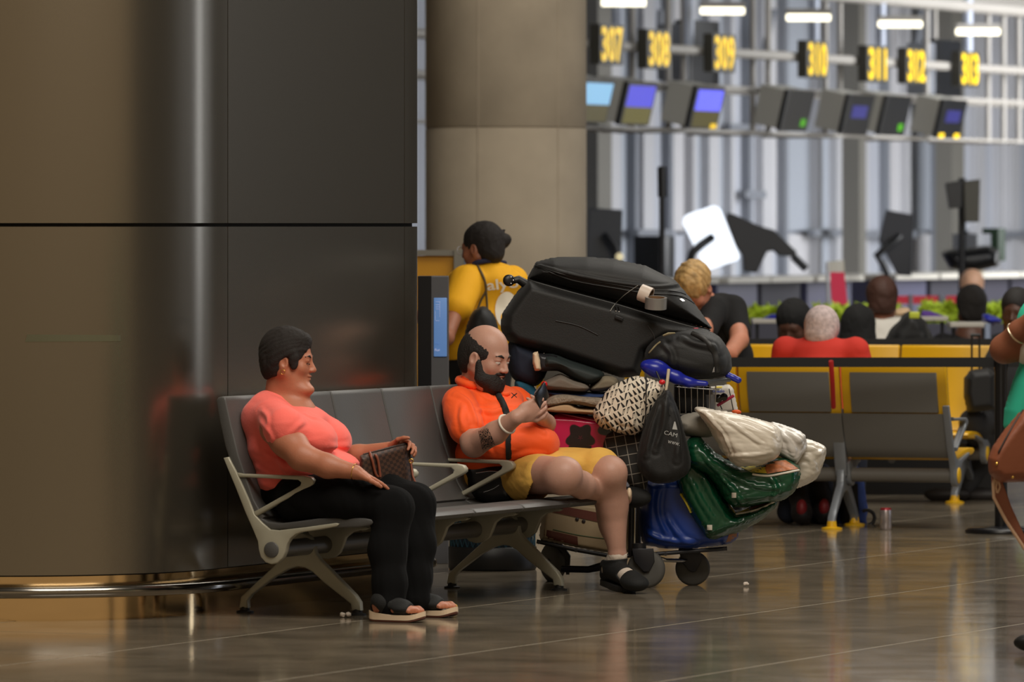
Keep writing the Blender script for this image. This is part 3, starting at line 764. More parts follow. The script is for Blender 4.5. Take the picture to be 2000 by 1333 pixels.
# ---------------------------------------------------------------- man in orange polo shirt
ms = skin_mat('fair_skin', 186, 142, 124)
M_orange = mat('orange_sport_fabric', rgb(255, 92, 24), rough=.7, bump=.08, bscale=160., sheen=.1)
M_musk = mat('mustard_cotton', rgb(220, 172, 80), rough=.85, bump=.1, bscale=140.)
M_hair2 = mat('black_hair', rgb(24, 19, 17), rough=.65, bump=.5, bscale=220.)
mn = thing('person', 'bald bearded man in orange polo shirt and mustard shorts looking at his phone', 'person', W(975, 975, 28.75)*np.array([1, 1, 0]))
TF = unit((.72, -.69, 0)); TS = np.array([.69, .72, 0]); TA = np.array([TF, TS, [0, 0, 1.]])
S = Sdf(.004)
mf = unit((.80, -.55, -.26)); A, P = head(S, W(950, 697, 28.68), mf, 1.02, up=(0, 0, 1), fat=.003)
S.cone(W(935, 720, 28.72), W(928, 775, 28.78), .064, .075, .03)
S.chain([W(940, 800, 28.8), W(975, 870, 28.75), W(975, 930, 28.7)], [.11, .13, .12], .03)
ra = [W(898, 795, 28.58), W(926, 868, 28.40), W(968, 846, 28.28), W(1008, 816, 28.20)]
S.chain(ra, [.060, .052, .045, .031], .02)
dr = unit(W(1050, 793, 28.22)-ra[-1]); hand(S, ra[-1]+dr*.01, dr, np.array([.15, .9, .35]), 1.04, curl=(.45, .75, .5), thumb=-1, tcurl=.2)
la = [W(1012, 800, 28.98), W(1058, 852, 28.88), W(1066, 828, 28.62), W(1056, 812, 28.50)]
S.chain(la, [.058, .045, .038, .032], .02)
dl = unit(W(1055, 783, 28.32)-la[-1]); hand(S, la[-1], dl, np.array([-.3, -.6, .5]), .98, curl=(.5, .8, .6), thumb=1, tcurl=.4)
# legs
rl = [W(985, 925, 28.72), W(1098, 930, 28.24), W(1136, 948, 28.40), W(1172, 964, 28.62)]
S.chain([rl[0], rl[1]], [.095, .074], .02); S.chain(rl[1:], [.070, .052, .036], .03)
S.ell(W(1106, 924, 28.22), (.060, .055, .055), None, .03)
S.chain([rl[3], W(1222, 972, 28.80)], [.036, .032], .02)
ll = [W(1020, 920, 28.90), W(1190, 925, 28.55), W(1196, 985, 28.62), W(1206, 1085, 28.64)]
S.chain(ll[:2], [.09, .070], .03); S.chain([ll[1], ll[2], ll[3]], [.066, .062, .035], .03)
S.ell(W(1194, 922, 28.53), (.050, .055, .048), None, .03); S.ell(W(1193, 1005, 28.68), (.058, .065, .11), None, .04)
mh, mt = W(1186, 1122, 28.74), W(1260, 1153, 28.38); mh[2] = .058; mt[2] = .022
def foot_up(S, g=0., k=.015):
    d = unit(mt-mh); s_ = unit(np.cross(d, [0, 0, 1.])); z = np.cross(s_, d); L = np.linalg.norm(mt-mh)
    S.cone(ll[3], mh+d*.055+z*.045, .036+g, .038+g, k); S.cone(mh+d*.02+z*.012, mh+d*.03+z*.05, .030+g, .032+g, k)
    S.cone(mh+d*.05+z*.042, mh+d*L*.65+z*.022, .038+g, .030+g, k)
    S.ell(mh+d*L*.72+z*.014, np.array([.065+g, .046+g, .026+g]), np.array([d, s_, z]), k)
foot_up(S)
mb = relax(S.mesh()); ob('body', mb, ms, mn); trb = bvh(mb)
eyes(mn, P, A, 1.02, -.55); brow(mn, P, A, M_hair2, 1.3)
# hair ring and beard
H = Sdf(.004)
H.ell(P(0, -.022, .020), np.array([.084, .106, .090]), A, .01)
H.ell(P(0, -.06, -.03), np.array([.070, .060, .07]), A, .03)
H.ell(P(0, .040, .125), np.array([.066, .115, .085]), A, .012, 's')
H.ell(P(0, .125, -.02), np.array([.095, .075, .12]), A, .012, 's')
for x in (-1, 1): H.ell(P(.085*x, .0, -.018), np.array([.03, .024, .036]), A, .008, 's')
H.half(P(0, -.06, -.085), -A[2]+A[1]*.3)
ob('hair', folds(H.mesh(), .002, 130, 4, A[2], .6), M_hair2, mn)
H = Sdf(.004)
H.ell(P(0, .046, -.085), np.array([.066, .058, .060]), A, .01); H.cone(P(0, .065, -.11), P(0, .06, -.135), .042, .030, .02)
for x in (-1, 1): H.cone(P(.068*x, .014, -.02), P(.055*x, .03, -.08), .013, .024, .02)
H.ell(P(0, .088, -.048), np.array([.034, .015, .008]), A, .008)
H.ell(P(0, .125, -.064), np.array([.022, .036, .0085]), A, .004, 's')
H.ell(P(0, .09, .005), np.array([.056, .07, .050]), A, .012, 's')
ob('beard', folds(H.mesh(), .0025, 120, 6, A[2], .6), M_hair2, mn)
# shirt
T = Sdf(.0045)
T.ell(W(945, 812, 28.76), (.125, .20, .12), TA, .03)
T.ell(W(955, 778, 28.76), (.105, .17, .055), TA, .04)
T.ell(W(985, 822, 28.66), (.12, .17, .09), TA, .05)
T.ell(W(1003, 866, 28.62), (.185, .20, .105), TA, .03)
T.ell(W(960, 895, 28.72), (.16, .195, .10), TA, .04)
T.cone(W(896, 788, 28.60), W(911, 836, 28.46), .070, .074, .03)
T.cone(W(1005, 788, 28.96), W(1040, 810, 28.96), .070, .062, .03)
T.cone(W(930, 765, 28.76), W(932, 745, 28.74), .082, .070, .03)
T.half(W(925, 735, 28.72), np.array([.25, -.1, 1.]))
T.half(W(960, 925, 28.7), (0, 0, -1))
T.ell(W(950, 745, 28.62), (.075, .058, .045), TA, .008, 's')
tv = creases(T.mesh(), [[(890, 770), (915, 785), (928, 815), (930, 840)], [(930, 800), (960, 806), (985, 800), (1010, 808)], [(1000, 805), (1020, 795), (1040, 790)], [(925, 840), (945, 860), (960, 890)],
    [(945, 765), (965, 778), (985, 776)], [(1010, 840), (1040, 838), (1060, 845)], [(905, 790), (900, 815), (905, 840)], [(1000, 895), (1030, 885), (1060, 888)]], .006, .010, .5)
tv = folds(tv, .004, 20, 15, (.5, 0, -.85), .3); tv = folds(tv, .0016, 60, 6, (.8, 0, -.3), .4)
sh = ob('polo_shirt', tv, M_orange, mn); trs = bvh(tv)
cr = []
for a in np.linspace(-2.4, 2.4, 25):
    cr.append(W(932, 743, 28.73)+(-TF*math.cos(a)*.078+TS*math.sin(a)*.075)+np.array([0, 0, .016*math.cos(a)-.012]))
ob('collar', tube(cr, .021, 10, flat=(unit((.25, .1, .2))*0+np.array([0, 0, 0]), 1)) if False else tube(cr, [.006]+[.017]*23+[.006], 10), M_orange, mn)
ob('collar_flap', tube(on(trs, smooth_poly([(962, 752), (972, 764), (984, 771), (996, 768)], 3, False), .006), [.004]+[.010]*8+[.003], 8), M_orange, mn)
mk = mat('black_print', rgb(20, 16, 16), rough=.6)
ob('chest_mark', join(seam(trs, [(999, 768), (1004, 772), (1009, 769)], .0022, .001), seam(trs, [(999, 778), (1004, 773), (1009, 777)], .0022, .001)), mk, mn)
# strap and pouch
ob('cross_strap', tube(on(trs, smooth_poly([(968, 762), (974, 773), (983, 790), (990, 812), (993, 850), (994, 895)], 5, False), .003), .0155, 8, flat=((0.45, -.89, 0), .22)), M_strap, mn)
M_leather = mat('black_leather', rgb(16, 15, 15), rough=.35, bump=.15, bscale=60.)
pk = thing('waist_pouch', 'black leather pouch at the hip of the man in orange', 'pouch', W(962, 985, 28.58))
G = Sdf(.004); G.poly([(908, 910), (950, 903), (996, 908), (1001, 940), (999, 978), (960, 984), (922, 976), (908, 940)], 28.58, .045, .04, k=.004, slant=(-.3, 0))
pv = G.mesh(); ob('pouch_body', pv, M_leather, pk); trp = bvh(pv)
ob('zip', seam(trp, [(930, 925), (960, 921), (994, 925)], .0025, .001), mat('steel_bright', rgb(190, 190, 190), rough=.25, metal=1.), pk)
ob('zip', seam(trp, [(945, 962), (962, 956), (975, 948)], .002, .001), MATS['steel_bright'], pk)
# shorts
K = Sdf(.0045)
K.ell(W(975, 935, 28.72), (.14, .19, .09), TA, .04)
K.cone(W(990, 928, 28.70), W(1062, 936, 28.40), .10, .093, .04)
K.cone(W(1020, 925, 28.88), W(1170, 916, 28.60), .085, .082, .05)
K.ell(W(1070, 905, 28.66), (.17, .16, .055), TA, .04)
kv = K.mesh()
def hemtest(v, px, py):
    near = v[:, 1] < 28.52-.0*px
    a = ~((px > 1058-(py-905)*.42) & (v[:, 1] < 28.53) & (py > 899+.30*(px-1040)))
    b = ~((px > 1200-(py-905)*1.15) & (v[:, 1] >= 28.53-.25*(px > 1150)) & (px > 1100))
    return a & b
kv = clip(folds(kv, .006, 24, 21, (.9, 0, -.1), .5), hemtest); kv = folds(kv, .0015, 70, 5, (1, 0, 0), .5)
so = ob('shorts', kv, M_musk, mn)
md = so.modifiers.new('thickness', 'SOLIDIFY'); md.thickness = .004; md.offset = -1
# tattoo, wristband
M_tat = mat('tattooed_skin', rgb(170, 128, 106), rough=.55); nt, b = nodes(M_tat)
tc = nt.nodes.new('ShaderNodeTexCoord'); wv = nt.nodes.new('ShaderNodeTexWave'); wv.inputs['Scale'].default_value = 26; wv.inputs['Distortion'].default_value = 14; wv.inputs['Detail'].default_value = 1.5; wv.inputs['Detail Scale'].default_value = 3.
cr_ = nt.nodes.new('ShaderNodeValToRGB'); cr_.color_ramp.interpolation = 'CONSTANT'; cr_.color_ramp.elements[0].color = rgb(34, 30, 30); cr_.color_ramp.elements[1].position = .56; cr_.color_ramp.elements[1].color = rgb(176, 130, 108)
nt.links.new(tc.outputs['Object'], wv.inputs[0]); nt.links.new(wv.outputs[1], cr_.inputs[0]); nt.links.new(cr_.outputs[0], b.inputs[0])
ob('tattoo', patch(trb, [(934, 842), (953, 836), (967, 869), (943, 885)], 8, 12, .001, .0005), M_tat, mn, label='black patterned tattoo band round the forearm')
wc = W(990, 829, 28.24); wx = unit(W(1008, 816, 28.20)-W(968, 846, 28.28)); s1 = unit(np.cross(wx, [0, 0, 1])); s2 = np.cross(wx, s1)
ob('wristband', tube([wc+.0405*(s1*math.cos(a)+s2*math.sin(a)) for a in np.linspace(0, 2*PI, 29)[:-1]], .0055, 8, closed=True, flat=(wx, 1.)), mat('white_silicone', rgb(215, 205, 190), rough=.5), mn)
# phone held in the hands
ph = thing('smartphone', 'black smartphone held up in the hands of the man in orange', 'phone', W(1058, 787, 28.24))
ax = unit(W(1069, 758, 28.26)-W(1047, 788, 28.18)); nx_ = unit(np.cross(ax, (0.35, 1, 0.1))); ny_ = np.cross(ax, nx_)
ob('phone_case', box(W(1058, 773, 28.235), (.036, .075*.62, .0045), np.array([unit(nx_*.35+ny_*.94), ax, np.cross(unit(nx_*.35+ny_*.94), ax)]), .003), mat('phone_black', rgb(16, 13, 14), rough=.25), ph)
# sock and sandal on the far foot, ankle sock tucked under
M_sock = mat('white_sock', rgb(214, 200, 186), rough=.9, bump=.3, bscale=260.)
K = Sdf(.004); foot_up(K, .004)
K.half(W(1205, 1081, 28.64), (0, 0, 1)); ob('sock', folds(K.mesh(), .0015, 60, 2), M_sock, mn)
K = Sdf(.004); K.cone(rl[3]-np.array([.02, .01, 0]), rl[3]+np.array([.06, .1, -.01]), .040, .038, .01); ob('sock', K.mesh(), M_sock, mn)
msd = thing('sandal', 'black strap sandal over a white sock on the planted foot of the man', 'sandal', (mh[0], mh[1], 0), 'sandals')
K = Sdf(.0035); foot_up(K, .010)
d_ = unit(mt-mh)
K.half(W(1205, 1093, 28.64), (-.1, 0, 1))
s_f = unit(np.cross(d_, [0, 0, 1.])); z_f = np.cross(s_f, d_); L_f = np.linalg.norm(mt-mh); A_f = np.array([unit(d_-z_f*.45), s_f, unit(z_f+d_*.45)])
K.rbox(mh+d_*L_f*.56+z_f*.055, (.024, .08, .036), A_f, .008, .004, 's')
K.rbox(mh+d_*(L_f*1.0+.035)+z_f*.03, (.030, .08, .030), np.array([d_, s_f, z_f]), .01, .004, 's')
K.ell(mh+d_*.045-s_f*0+z_f*.035, (.020, .09, .017), np.array([unit(d_+z_f*.6), s_f, unit(z_f-d_*.6)]), .004, 's')
ob('upper', K.mesh(), M_strap, msd)
dd_ = unit(mt-mh); ss_ = unit(np.cross(dd_, [0, 0, 1.])); zz_ = np.cross(ss_, dd_)
outl = [mh-dd_*.022, mh+ss_*.03-dd_*.005, mh+ss_*.038+dd_*.08, mh+ss_*.047+dd_*.16, mh+ss_*.03+dd_*.225, mh+dd_*.245, mh-ss_*.035+dd_*.22, mh-ss_*.047+dd_*.15, mh-ss_*.038+dd_*.07, mh-ss_*.03-dd_*.005]
outl = smooth_poly([p-zz_*.024 for p in outl], 4)
ob('sole', prism(outl, zz_*.013, .003), M_puck, msd)
wsd = thing('sandal', 'dark sandal with cream sole on the tucked foot of the man', 'sandal', W(1225, 990, 28.8), 'sandals')
K = Sdf(.004); K.ell(W(1232, 972, 28.84), (.05, .10, .045), np.array([unit((.6, .8, 0)), unit((-.8, .6, 0)), [0, 0, 1]]), .01); ob('upper', K.mesh(), M_strap, wsd)
K = Sdf(.004); K.ell(W(1229, 965, 28.73), (.011, .03, .026), None, .01); ob('heel_pad', K.mesh(), M_sole, wsd)
# ---------------------------------------------------------------- luggage cart and its load
M_blue = mat('blue_plastic', rgb(28, 38, 150), rough=.3); M_chrome = mat('chrome', rgb(190, 190, 192), rough=.14, metal=1.)
M_dkm = mat('dark_frame_metal', rgb(46, 46, 50), rough=.4, metal=.5); M_tyre = mat('grey_rubber_tyre', rgb(76, 74, 70), rough=.7); M_bk = mat('black_plastic', rgb(20, 20, 21), rough=.45)
M_nylon = mat('black_nylon', rgb(12, 12, 13), rough=.62, bump=.12, bscale=220., sheen=.05)
cart = thing('luggage_cart', 'airport luggage cart with blue handle loaded with bags beside the man in orange', 'trolley', W(1240, 1145, 29.1)*np.array([1, 1, 0]))
def wheel(parent, c, axis, r, w_):
    axis = unit(axis)
    t = ob('wheel', lathe(np.asarray(c)-axis*w_/2, axis, [(r*.55, 0), (r*.86, 0), (r, w_*.25), (r, w_*.75), (r*.86, w_), (r*.55, w_)], 36), M_tyre, parent)
    if axis[1] > 0: axis = -axis
    ob('hub', lathe(np.asarray(c)-axis*w_*.5, axis, [(0, 0), (r*.58, 0), (r*.58, w_*.86), (r*.44, w_*.80), (r*.40, w_*.92), (r*.2, w_*1.0), (r*.18, w_*1.12), (0, w_*1.12)], 28), M_dkm, t)
    ob('axle_bolt', lathe(np.asarray(c)+axis*w_*.6, axis, [(r*.09, 0), (r*.09, .008), (0, .008)], 10), M_chrome, t)
wheel(cart, W(1353, 1111, 29.15), (.10, 1, 0), .073, .035)
wheel(cart, W(1262, 1112, 28.95), (.25, 1, 0), .080, .035)
wheel(cart, W(1080, 1099, 29.5), (.85, .5, 0), .085, .045)
for px_, d_, r_ in ((1353, 29.15, .06), (1262, 28.95, .068)):
    c = W(px_, 1111, d_)
    ob('fork', prism([c+np.array(q) for q in ((-.06, -.028, .085), (.03, -.028, .085), (.035, -.028, .03), (.012, -.028, -.012), (-.012, -.028, -.012), (-.05, -.028, .03))], (0, .004, 0), .003), M_dkm, cart)
    ob('swivel', cyl(c+np.array([-.03, 0, .075]), c+np.array([-.03, 0, .105]), .03, 20), M_dkm, cart)
c = W(1080, 1099, 29.5); ob('wheel_guard', prism([c+np.array((x, -.03, z)) for x, z in ((-.06, .12), (.02, .11), (.075, .03), (.07, -.05), (.055, -.05), (.05, .02), (.01, .08), (-.05, .09))], (0, .035, 0), .004), M_bk, cart)
for dz in (0, .42):
    ob('platform_rail', tube([W(1048, 1058, 29.0+dz), W(1120, 1074, 29.0+dz), W(1200, 1088, 29.0+dz), W(1290, 1082, 29.0+dz), W(1420, 1072, 29.0+dz)], .009, 10), M_dkm, cart)
for px_, py_ in ((1052, 1059), (1125, 1075), (1200, 1088), (1300, 1082), (1415, 1072)):
    ob('cross_bar', tube([W(px_, py_+1, 28.99), W(px_, py_+1, 29.43)], .008, 8), M_dkm, cart)
ob('brake_bar', tube([W(1098, 1112, 29.2), W(1150, 1113, 29.15), W(1180, 1106, 29.1), W(1200, 1100, 29.05)], [.015, .015, .019, .015], 10), mat('navy_metal', rgb(24, 26, 48), rough=.4), cart)
ob('axle_tube', tube([W(1286, 1090, 29.0), W(1300, 1095, 29.0), W(1340, 1096, 29.12)], .0085, 10), M_chrome, cart)
for px_, d_ in ((1236, 29.0), (1250, 29.42)):
    ob('upright', tube([W(px_-4, 1090, d_), W(px_-2, 960, d_), W(px_+4, 860, d_), W(px_+30, 745, d_)], .012, 10), M_dkm, cart)
ob('upright_strip', tube([W(1239, 1075, 28.985), W(1240, 965, 28.985)], .003, 6), mat('cream_strip', rgb(205, 195, 170), rough=.4), cart)
K = Sdf(.004); K.ell(W(1277, 719, 28.86), (.058, .05, .034), np.array([unit((.96, 0, -.25)), [0, 1, 0], unit((.25, 0, .96))]), .01)
K.chain([W(1285, 722, 28.86), W(1322, 738, 28.86), (W(1345, 747, 28.86)), W(1378, 750, 28.86)], [.03, .022, .015, .012], .03); ob('handle', K.mesh(), M_blue, cart, label='blue plastic cart handle')
ob('handle_bar', tube([W(1372, 749, 28.87), W(1400, 744, 28.9), W(1425, 742, 28.95)], .0095, 10), mat('worn_bar', rgb(110, 112, 116), rough=.3, metal=.7), cart)
K = Sdf(.004); K.chain([W(1422, 733, 28.95), W(1432, 738, 28.95), W(1442, 743, 28.95)], [.014, .012, .014], .01); ob('handle_end', K.mesh(), M_blue, cart)
for k in range(7): ob('basket_wire', tube([W(1326+k*12, 752, 28.98), W(1328+k*11.4, 812, 28.98)], .0025, 6), M_chrome, cart)
ob('basket_rim', tube([W(1322, 756, 28.98), W(1405, 762, 28.98)], .004, 8), M_chrome, cart)
ob('basket_floor', box(W(1362, 815, 29.12), (.09, .15, .006)), M_dkm, cart)

def bag(name, label, cat, pts, d, t, m, edge=.05, fold=(0, 30), dirn=None, seed=1, h=.0045, slant=(0, 0), group=None, thin=None, lines=None, ld=.006, lw=.01):
    S = Sdf(h); S.poly(smooth_poly(pts, 3), d, t, edge, slant=slant); v = S.mesh()
    if lines: v = creases(v, lines, ld, lw)
    if fold[0]: v = folds(v, fold[0], fold[1], seed, dirn, .65)
    if m.name.startswith(('white_poly', 'clear_poly', 'dark_green_gloss')): v = folds(v, .0028, 75, seed+1, dirn, .9)
    root = thing(name, label, cat, (v[0][:, 0].mean(), v[0][:, 1].mean(), v[0][:, 2].min()), group)
    b = ob('bag_body' if 'bag' in name or 'pack' in name else ('case_body' if 'case' in name else 'fabric'), v, m, root); return root, v, bvh(v)
# the big black suitcase on top
SC = [(978, 636), (982, 612), (1008, 575), (1029, 543), (1047, 513), (1080, 504), (1146, 502), (1200, 507), (1260, 519), (1320, 549), (1350, 585), (1374, 618), (1391, 643), (1370, 658), (1300, 665), (1262, 690), (1248, 735), (1215, 738), (1170, 723), (1080, 693), (1005, 675), (984, 657)]
S = Sdf(.005)
S.poly([(979, 636), (983, 612), (1008, 575), (1032, 545), (1110, 566), (1200, 590), (1260, 608), (1314, 624), (1388, 645), (1370, 658), (1300, 665), (1262, 690), (1248, 735), (1215, 738), (1170, 723), (1080, 693), (1005, 675), (984, 657)], 29.12, .17, .045)
S.poly([(1029, 545), (1047, 513), (1080, 504), (1146, 502), (1200, 507), (1260, 519), (1320, 549), (1350, 585), (1374, 618), (1391, 643), (1314, 624), (1260, 608), (1200, 590), (1110, 566)], 29.14, .165, .10, k=.012)
sv = S.mesh(); sv = creases(sv, [[(1031, 545), (1110, 567), (1200, 591), (1260, 609), (1314, 625), (1384, 645)], [(1050, 518), (1120, 537), (1200, 552), (1280, 560), (1325, 556)]], .006, .008)
sv = folds(sv, .003, 12, 3, (1, 0, -.3), .3)
big = thing('suitcase', 'large black soft suitcase lying tilted on top of the luggage pile', 'suitcase', W(1180, 738, 29.12))
ob('case_body', sv, M_nylon, big); trb_ = bvh(sv)
for off_ in (0, 7): ob('zip', seam(trb_, [(1046, 520-off_*.0), (1115, 540+off_), (1200, 556+off_), (1262, 566+off_), (1330, 572+off_), (1372, 600+off_)], .0035, .001), M_bk, big)
ob('piping', seam(trb_, [(1033, 548), (1110, 570), (1200, 594), (1262, 613), (1314, 629), (1384, 648)], .0055, .001), M_bk, big)
ob('piping', seam(trb_, [(1265, 636), (1277, 655), (1278, 668)], .003, .001), mat('grey_edge', rgb(52, 52, 54), rough=.5), big)
ob('side_pocket_zip', seam(trb_, [(1085, 627), (1130, 637), (1168, 655)], .003, .001), M_bk, big)
ob('logo_plate', patch(trb_, [(1327, 584), (1334, 583), (1340, 588), (1333, 589)], 3, 2, .003, .002), M_chrome, big, label='small oval metal badge')
ob('combination_lock', box(hit(trb_, 1209, 622, .006), (.018, .006, .007), np.array([unit((.93, 0, -.36)), [0, 1, 0], unit((.36, 0, .93))]), .002), mat('dark_lock', rgb(44, 44, 46), rough=.35, metal=.6), big)
for px_, py_ in ((1201, 604), (1207, 605)): ob('zip_puller', tube([hit(trb_, px_, py_-4, .004), hit(trb_, px_+2, py_+4, .008)], .0032, 8), M_chrome, big)
wc_ = W(996, 548, 29.02); w0 = ob('spinner_wheel', lathe(wc_-np.array([.0, .012, 0]), (-.35, 1, .0), [(.008, -.002), (.019, 0), (.0245, .006), (.0245, .02), (.019, .026), (0, .026)], 28), M_bk, big)
for k in range(5):
    a = k*2*PI/5; q = wc_+np.array([.014*math.cos(a), -.0145, .014*math.sin(a)]); ob('spoke_hole', lathe(q, (0, -1, 0), [(.0028, 0), (0, .001)], 8), M_chrome, w0)
ob('wheel_fork', tube([W(1000, 549, 29.04), W(1012, 546, 29.05), W(1028, 556, 29.06)], [.014, .017, .02], 10), M_bk, big)
# tape rolls
def roll(c, axis, R, w_, m, label):
    t = thing('tape_roll', label, 'tape', np.asarray(c)-np.array([0, 0, R]))
    axis = unit(axis); c = np.asarray(c)
    ob('tape', lathe(c-axis*w_/2, axis, [(R*.80, 0), (R, 0), (R, w_), (R*.80, w_), (R*.80, 0)], 40), m, t, False)
    ob('cardboard_core', lathe(c-axis*w_/2, axis, [(R*.74, .001), (R*.795, .001), (R*.795, w_-.001), (R*.74, w_-.001), (R*.74, .001)], 40), mat('card', rgb(120, 90, 62), rough=.9), t, False)
roll(W(1261, 575, 28.90), (.80, -.25, -.32), .036, .048, mat('beige_tape', rgb(205, 190, 178), rough=.3), 'beige roll of tape hanging on the side of the big black suitcase')
roll(W(1281, 592, 28.86), (0.04, -.16, 1), .046, .048, mat('silver_tape', rgb(150, 148, 146), rough=.28, metal=.5), 'silver roll of duct tape hanging on the side of the big black suitcase')
cord = on(trb_, smooth_poly([(1192, 608), (1200, 596), (1218, 578), (1240, 562), (1246, 558)], 4, False), .008)
single('cord', tube(cord, .0016, 6), mat('pale_cord', rgb(150, 148, 142), rough=.6), 'thin pale cord tying the tape rolls to the suitcase zip', 'cord')
# black backpack at the right end
bp1, bv, tb = bag('backpack', 'black backpack lying at the right end of the big black suitcase', 'backpack', [(1260, 692), (1272, 668), (1290, 655), (1312, 648), (1350, 643), (1386, 648), (1410, 666), (1425, 696), (1424, 724), (1404, 738), (1350, 741), (1305, 730), (1265, 712)], 28.99, .13, M_nylon, .07, (.006, 22), (1, 0, -.4), 12, lines=[[(1290, 668), (1310, 690), (1312, 720)], [(1330, 660), (1360, 672), (1395, 678)]])
ob('strap', tube(on(tb, smooth_poly([(1352, 652), (1376, 664), (1396, 690), (1401, 725)], 5, False), .006), .012, 8, flat=((0, 1, 0), .3)), M_bk, bp1)
ob('reflective_tab', patch(tb, [(1396, 713), (1403, 711), (1400, 726), (1391, 728)], 3, 3, .006), mat('silver_white', rgb(210, 210, 212), rough=.4), bp1)
ob('webbing', seam(tb, [(1268, 690), (1280, 676), (1290, 668)], .004, .002), mat('khaki_webbing', rgb(140, 128, 96), rough=.8), bp1)
ob('red_zip_tab', tube([hit(trb_, 1355, 643, .004), hit(trb_, 1363, 642, .006)], .004, 8), mat('crimson', rgb(170, 20, 50), rough=.5), bp1)
single('strap_end', patch(trb_, [(1296, 655), (1318, 650), (1317, 660), (1298, 663)], 4, 3, .02, .006) if False else tube([W(1296, 656, 28.86), W(1306, 652, 28.85), W(1318, 651, 28.86)], [.008, .011, .006], 8, flat=((0, 0, 1), .5)), MATS['khaki_webbing'], 'khaki strap end sticking out above the black backpack', 'strap')
# clothes pile
def cloth(name, label, cat, pts, d, t, m, **k):
    S = Sdf(.0042); S.poly(smooth_poly(pts, 3), d, t, k.get('edge', .02)); v = S.mesh(); v = folds(v, k.get('amp', .005), k.get('freq', 34), k.get('seed', 2), k.get('dirn', (1, 0, -.1)), .6)
    return single(name, v, m, label, cat)
M_navy = mat('navy_fabric', rgb(18, 26, 44), rough=.85); M_dteal = mat('dark_green_fabric', rgb(26, 36, 36), rough=.7); M_tau = mat('taupe_fabric', rgb(112, 102, 92), rough=.9, bump=.15, bscale=150.)
M_knit = mat('grey_knit', rgb(142, 128, 112), rough=.95, bump=.9, bscale=120., var=.2, vscale=60.); M_tanc = mat('tan_fabric', rgb(176, 146, 112), rough=.9); M_bluec = mat('blue_fabric', rgb(34, 54, 96), rough=.85)
cloth('jacket', 'dark navy jacket bundled under the suitcase behind the bald man', 'jacket', [(1000, 662), (1030, 672), (1058, 690), (1070, 712), (1062, 738), (1045, 754), (1020, 750), (1000, 735), (992, 700)], 29.12, .14, M_navy, edge=.05, amp=.008, freq=22)
cloth('towel', 'teal towel poking out above the left shoulder of the man in orange', 'towel', [(1008, 744), (1030, 748), (1046, 762), (1050, 780), (1020, 780), (1008, 765)], 29.05, .06, mat('teal_towel', rgb(24, 82, 106), rough=.95, bump=.4, bscale=150.), amp=.004)
cloth('rolled_garment', 'dark green garment squashed under the big suitcase', 'garment', [(1060, 694), (1083, 692), (1115, 705), (1150, 717), (1178, 729), (1172, 744), (1146, 751), (1116, 738), (1092, 724), (1060, 720)], 29.02, .13, M_dteal, edge=.03, amp=.006)
sh_ = thing('shoe', 'dark shoe with cream heel wedged under the big suitcase', 'shoe', W(1060, 725, 28.95))
K = Sdf(.004); K.poly([(1050, 690), (1088, 696), (1090, 722), (1056, 726), (1048, 710)], 28.95, .04, .02); ob('upper', K.mesh(), M_dkm, sh_)
K = Sdf(.0035); K.poly([(1040, 690), (1050, 687), (1056, 705), (1057, 723), (1045, 725), (1040, 708)], 28.93, .035, .012); ob('heel', K.mesh(), M_sole, sh_)
cloth('shirt', 'grey shirt folded below the dark green garment', 'garment', [(1060, 748), (1078, 738), (1096, 732), (1120, 742), (1142, 748), (1152, 758), (1138, 766), (1100, 764), (1068, 760)], 29.0, .14, M_tau, amp=.005, seed=4)
cloth('shirt', 'grey shirt end lying right of the dark green garment', 'garment', [(1168, 742), (1180, 734), (1202, 738), (1208, 752), (1190, 762), (1160, 766), (1150, 758)], 29.03, .12, mat('warm_grey_fabric', rgb(122, 112, 94), rough=.9), amp=.005, seed=6)
cloth('folded_cloth', 'blue cloth layer between the grey shirt and the knitted blanket', 'cloth', [(1066, 762), (1130, 766), (1190, 768), (1205, 764), (1205, 776), (1150, 780), (1080, 774)], 29.05, .15, M_bluec, edge=.012, amp=.002)
cloth('blanket', 'grey knitted blanket folded on top of the tan cloth', 'blanket', [(1062, 784), (1080, 771), (1105, 768), (1140, 772), (1184, 777), (1186, 792), (1165, 797), (1120, 790), (1070, 796)], 29.0, .16, M_knit, edge=.018, amp=.004, freq=50)
cloth('folded_cloth', 'tan cloth folded on the magenta suitcase', 'cloth', [(1062, 797), (1085, 788), (1110, 786), (1130, 795), (1166, 797), (1184, 802), (1184, 810), (1130, 808), (1070, 804)], 29.01, .165, M_tanc, edge=.012, amp=.002)
bt = thing('bottle', 'clear bottle with round red cap behind the smartphone', 'bottle', W(1054, 783, 28.8))
ob('bottle_body', lathe(W(1052, 786, 28.8), unit((.18, 0, .98)), [(.0, 0), (.022, .001), (.024, .01), (.024, .04), (.012, .06), (.011, .066)], 24), mat('clear_plastic', rgb(200, 200, 205), rough=.08, trans=.7), bt)
K = Sdf(.003); K.ell(W(1063, 751, 28.8), (.014, .014, .013), None, .004); ob('cap', K.mesh(), mat('red_cap', rgb(205, 22, 30), rough=.3), bt)
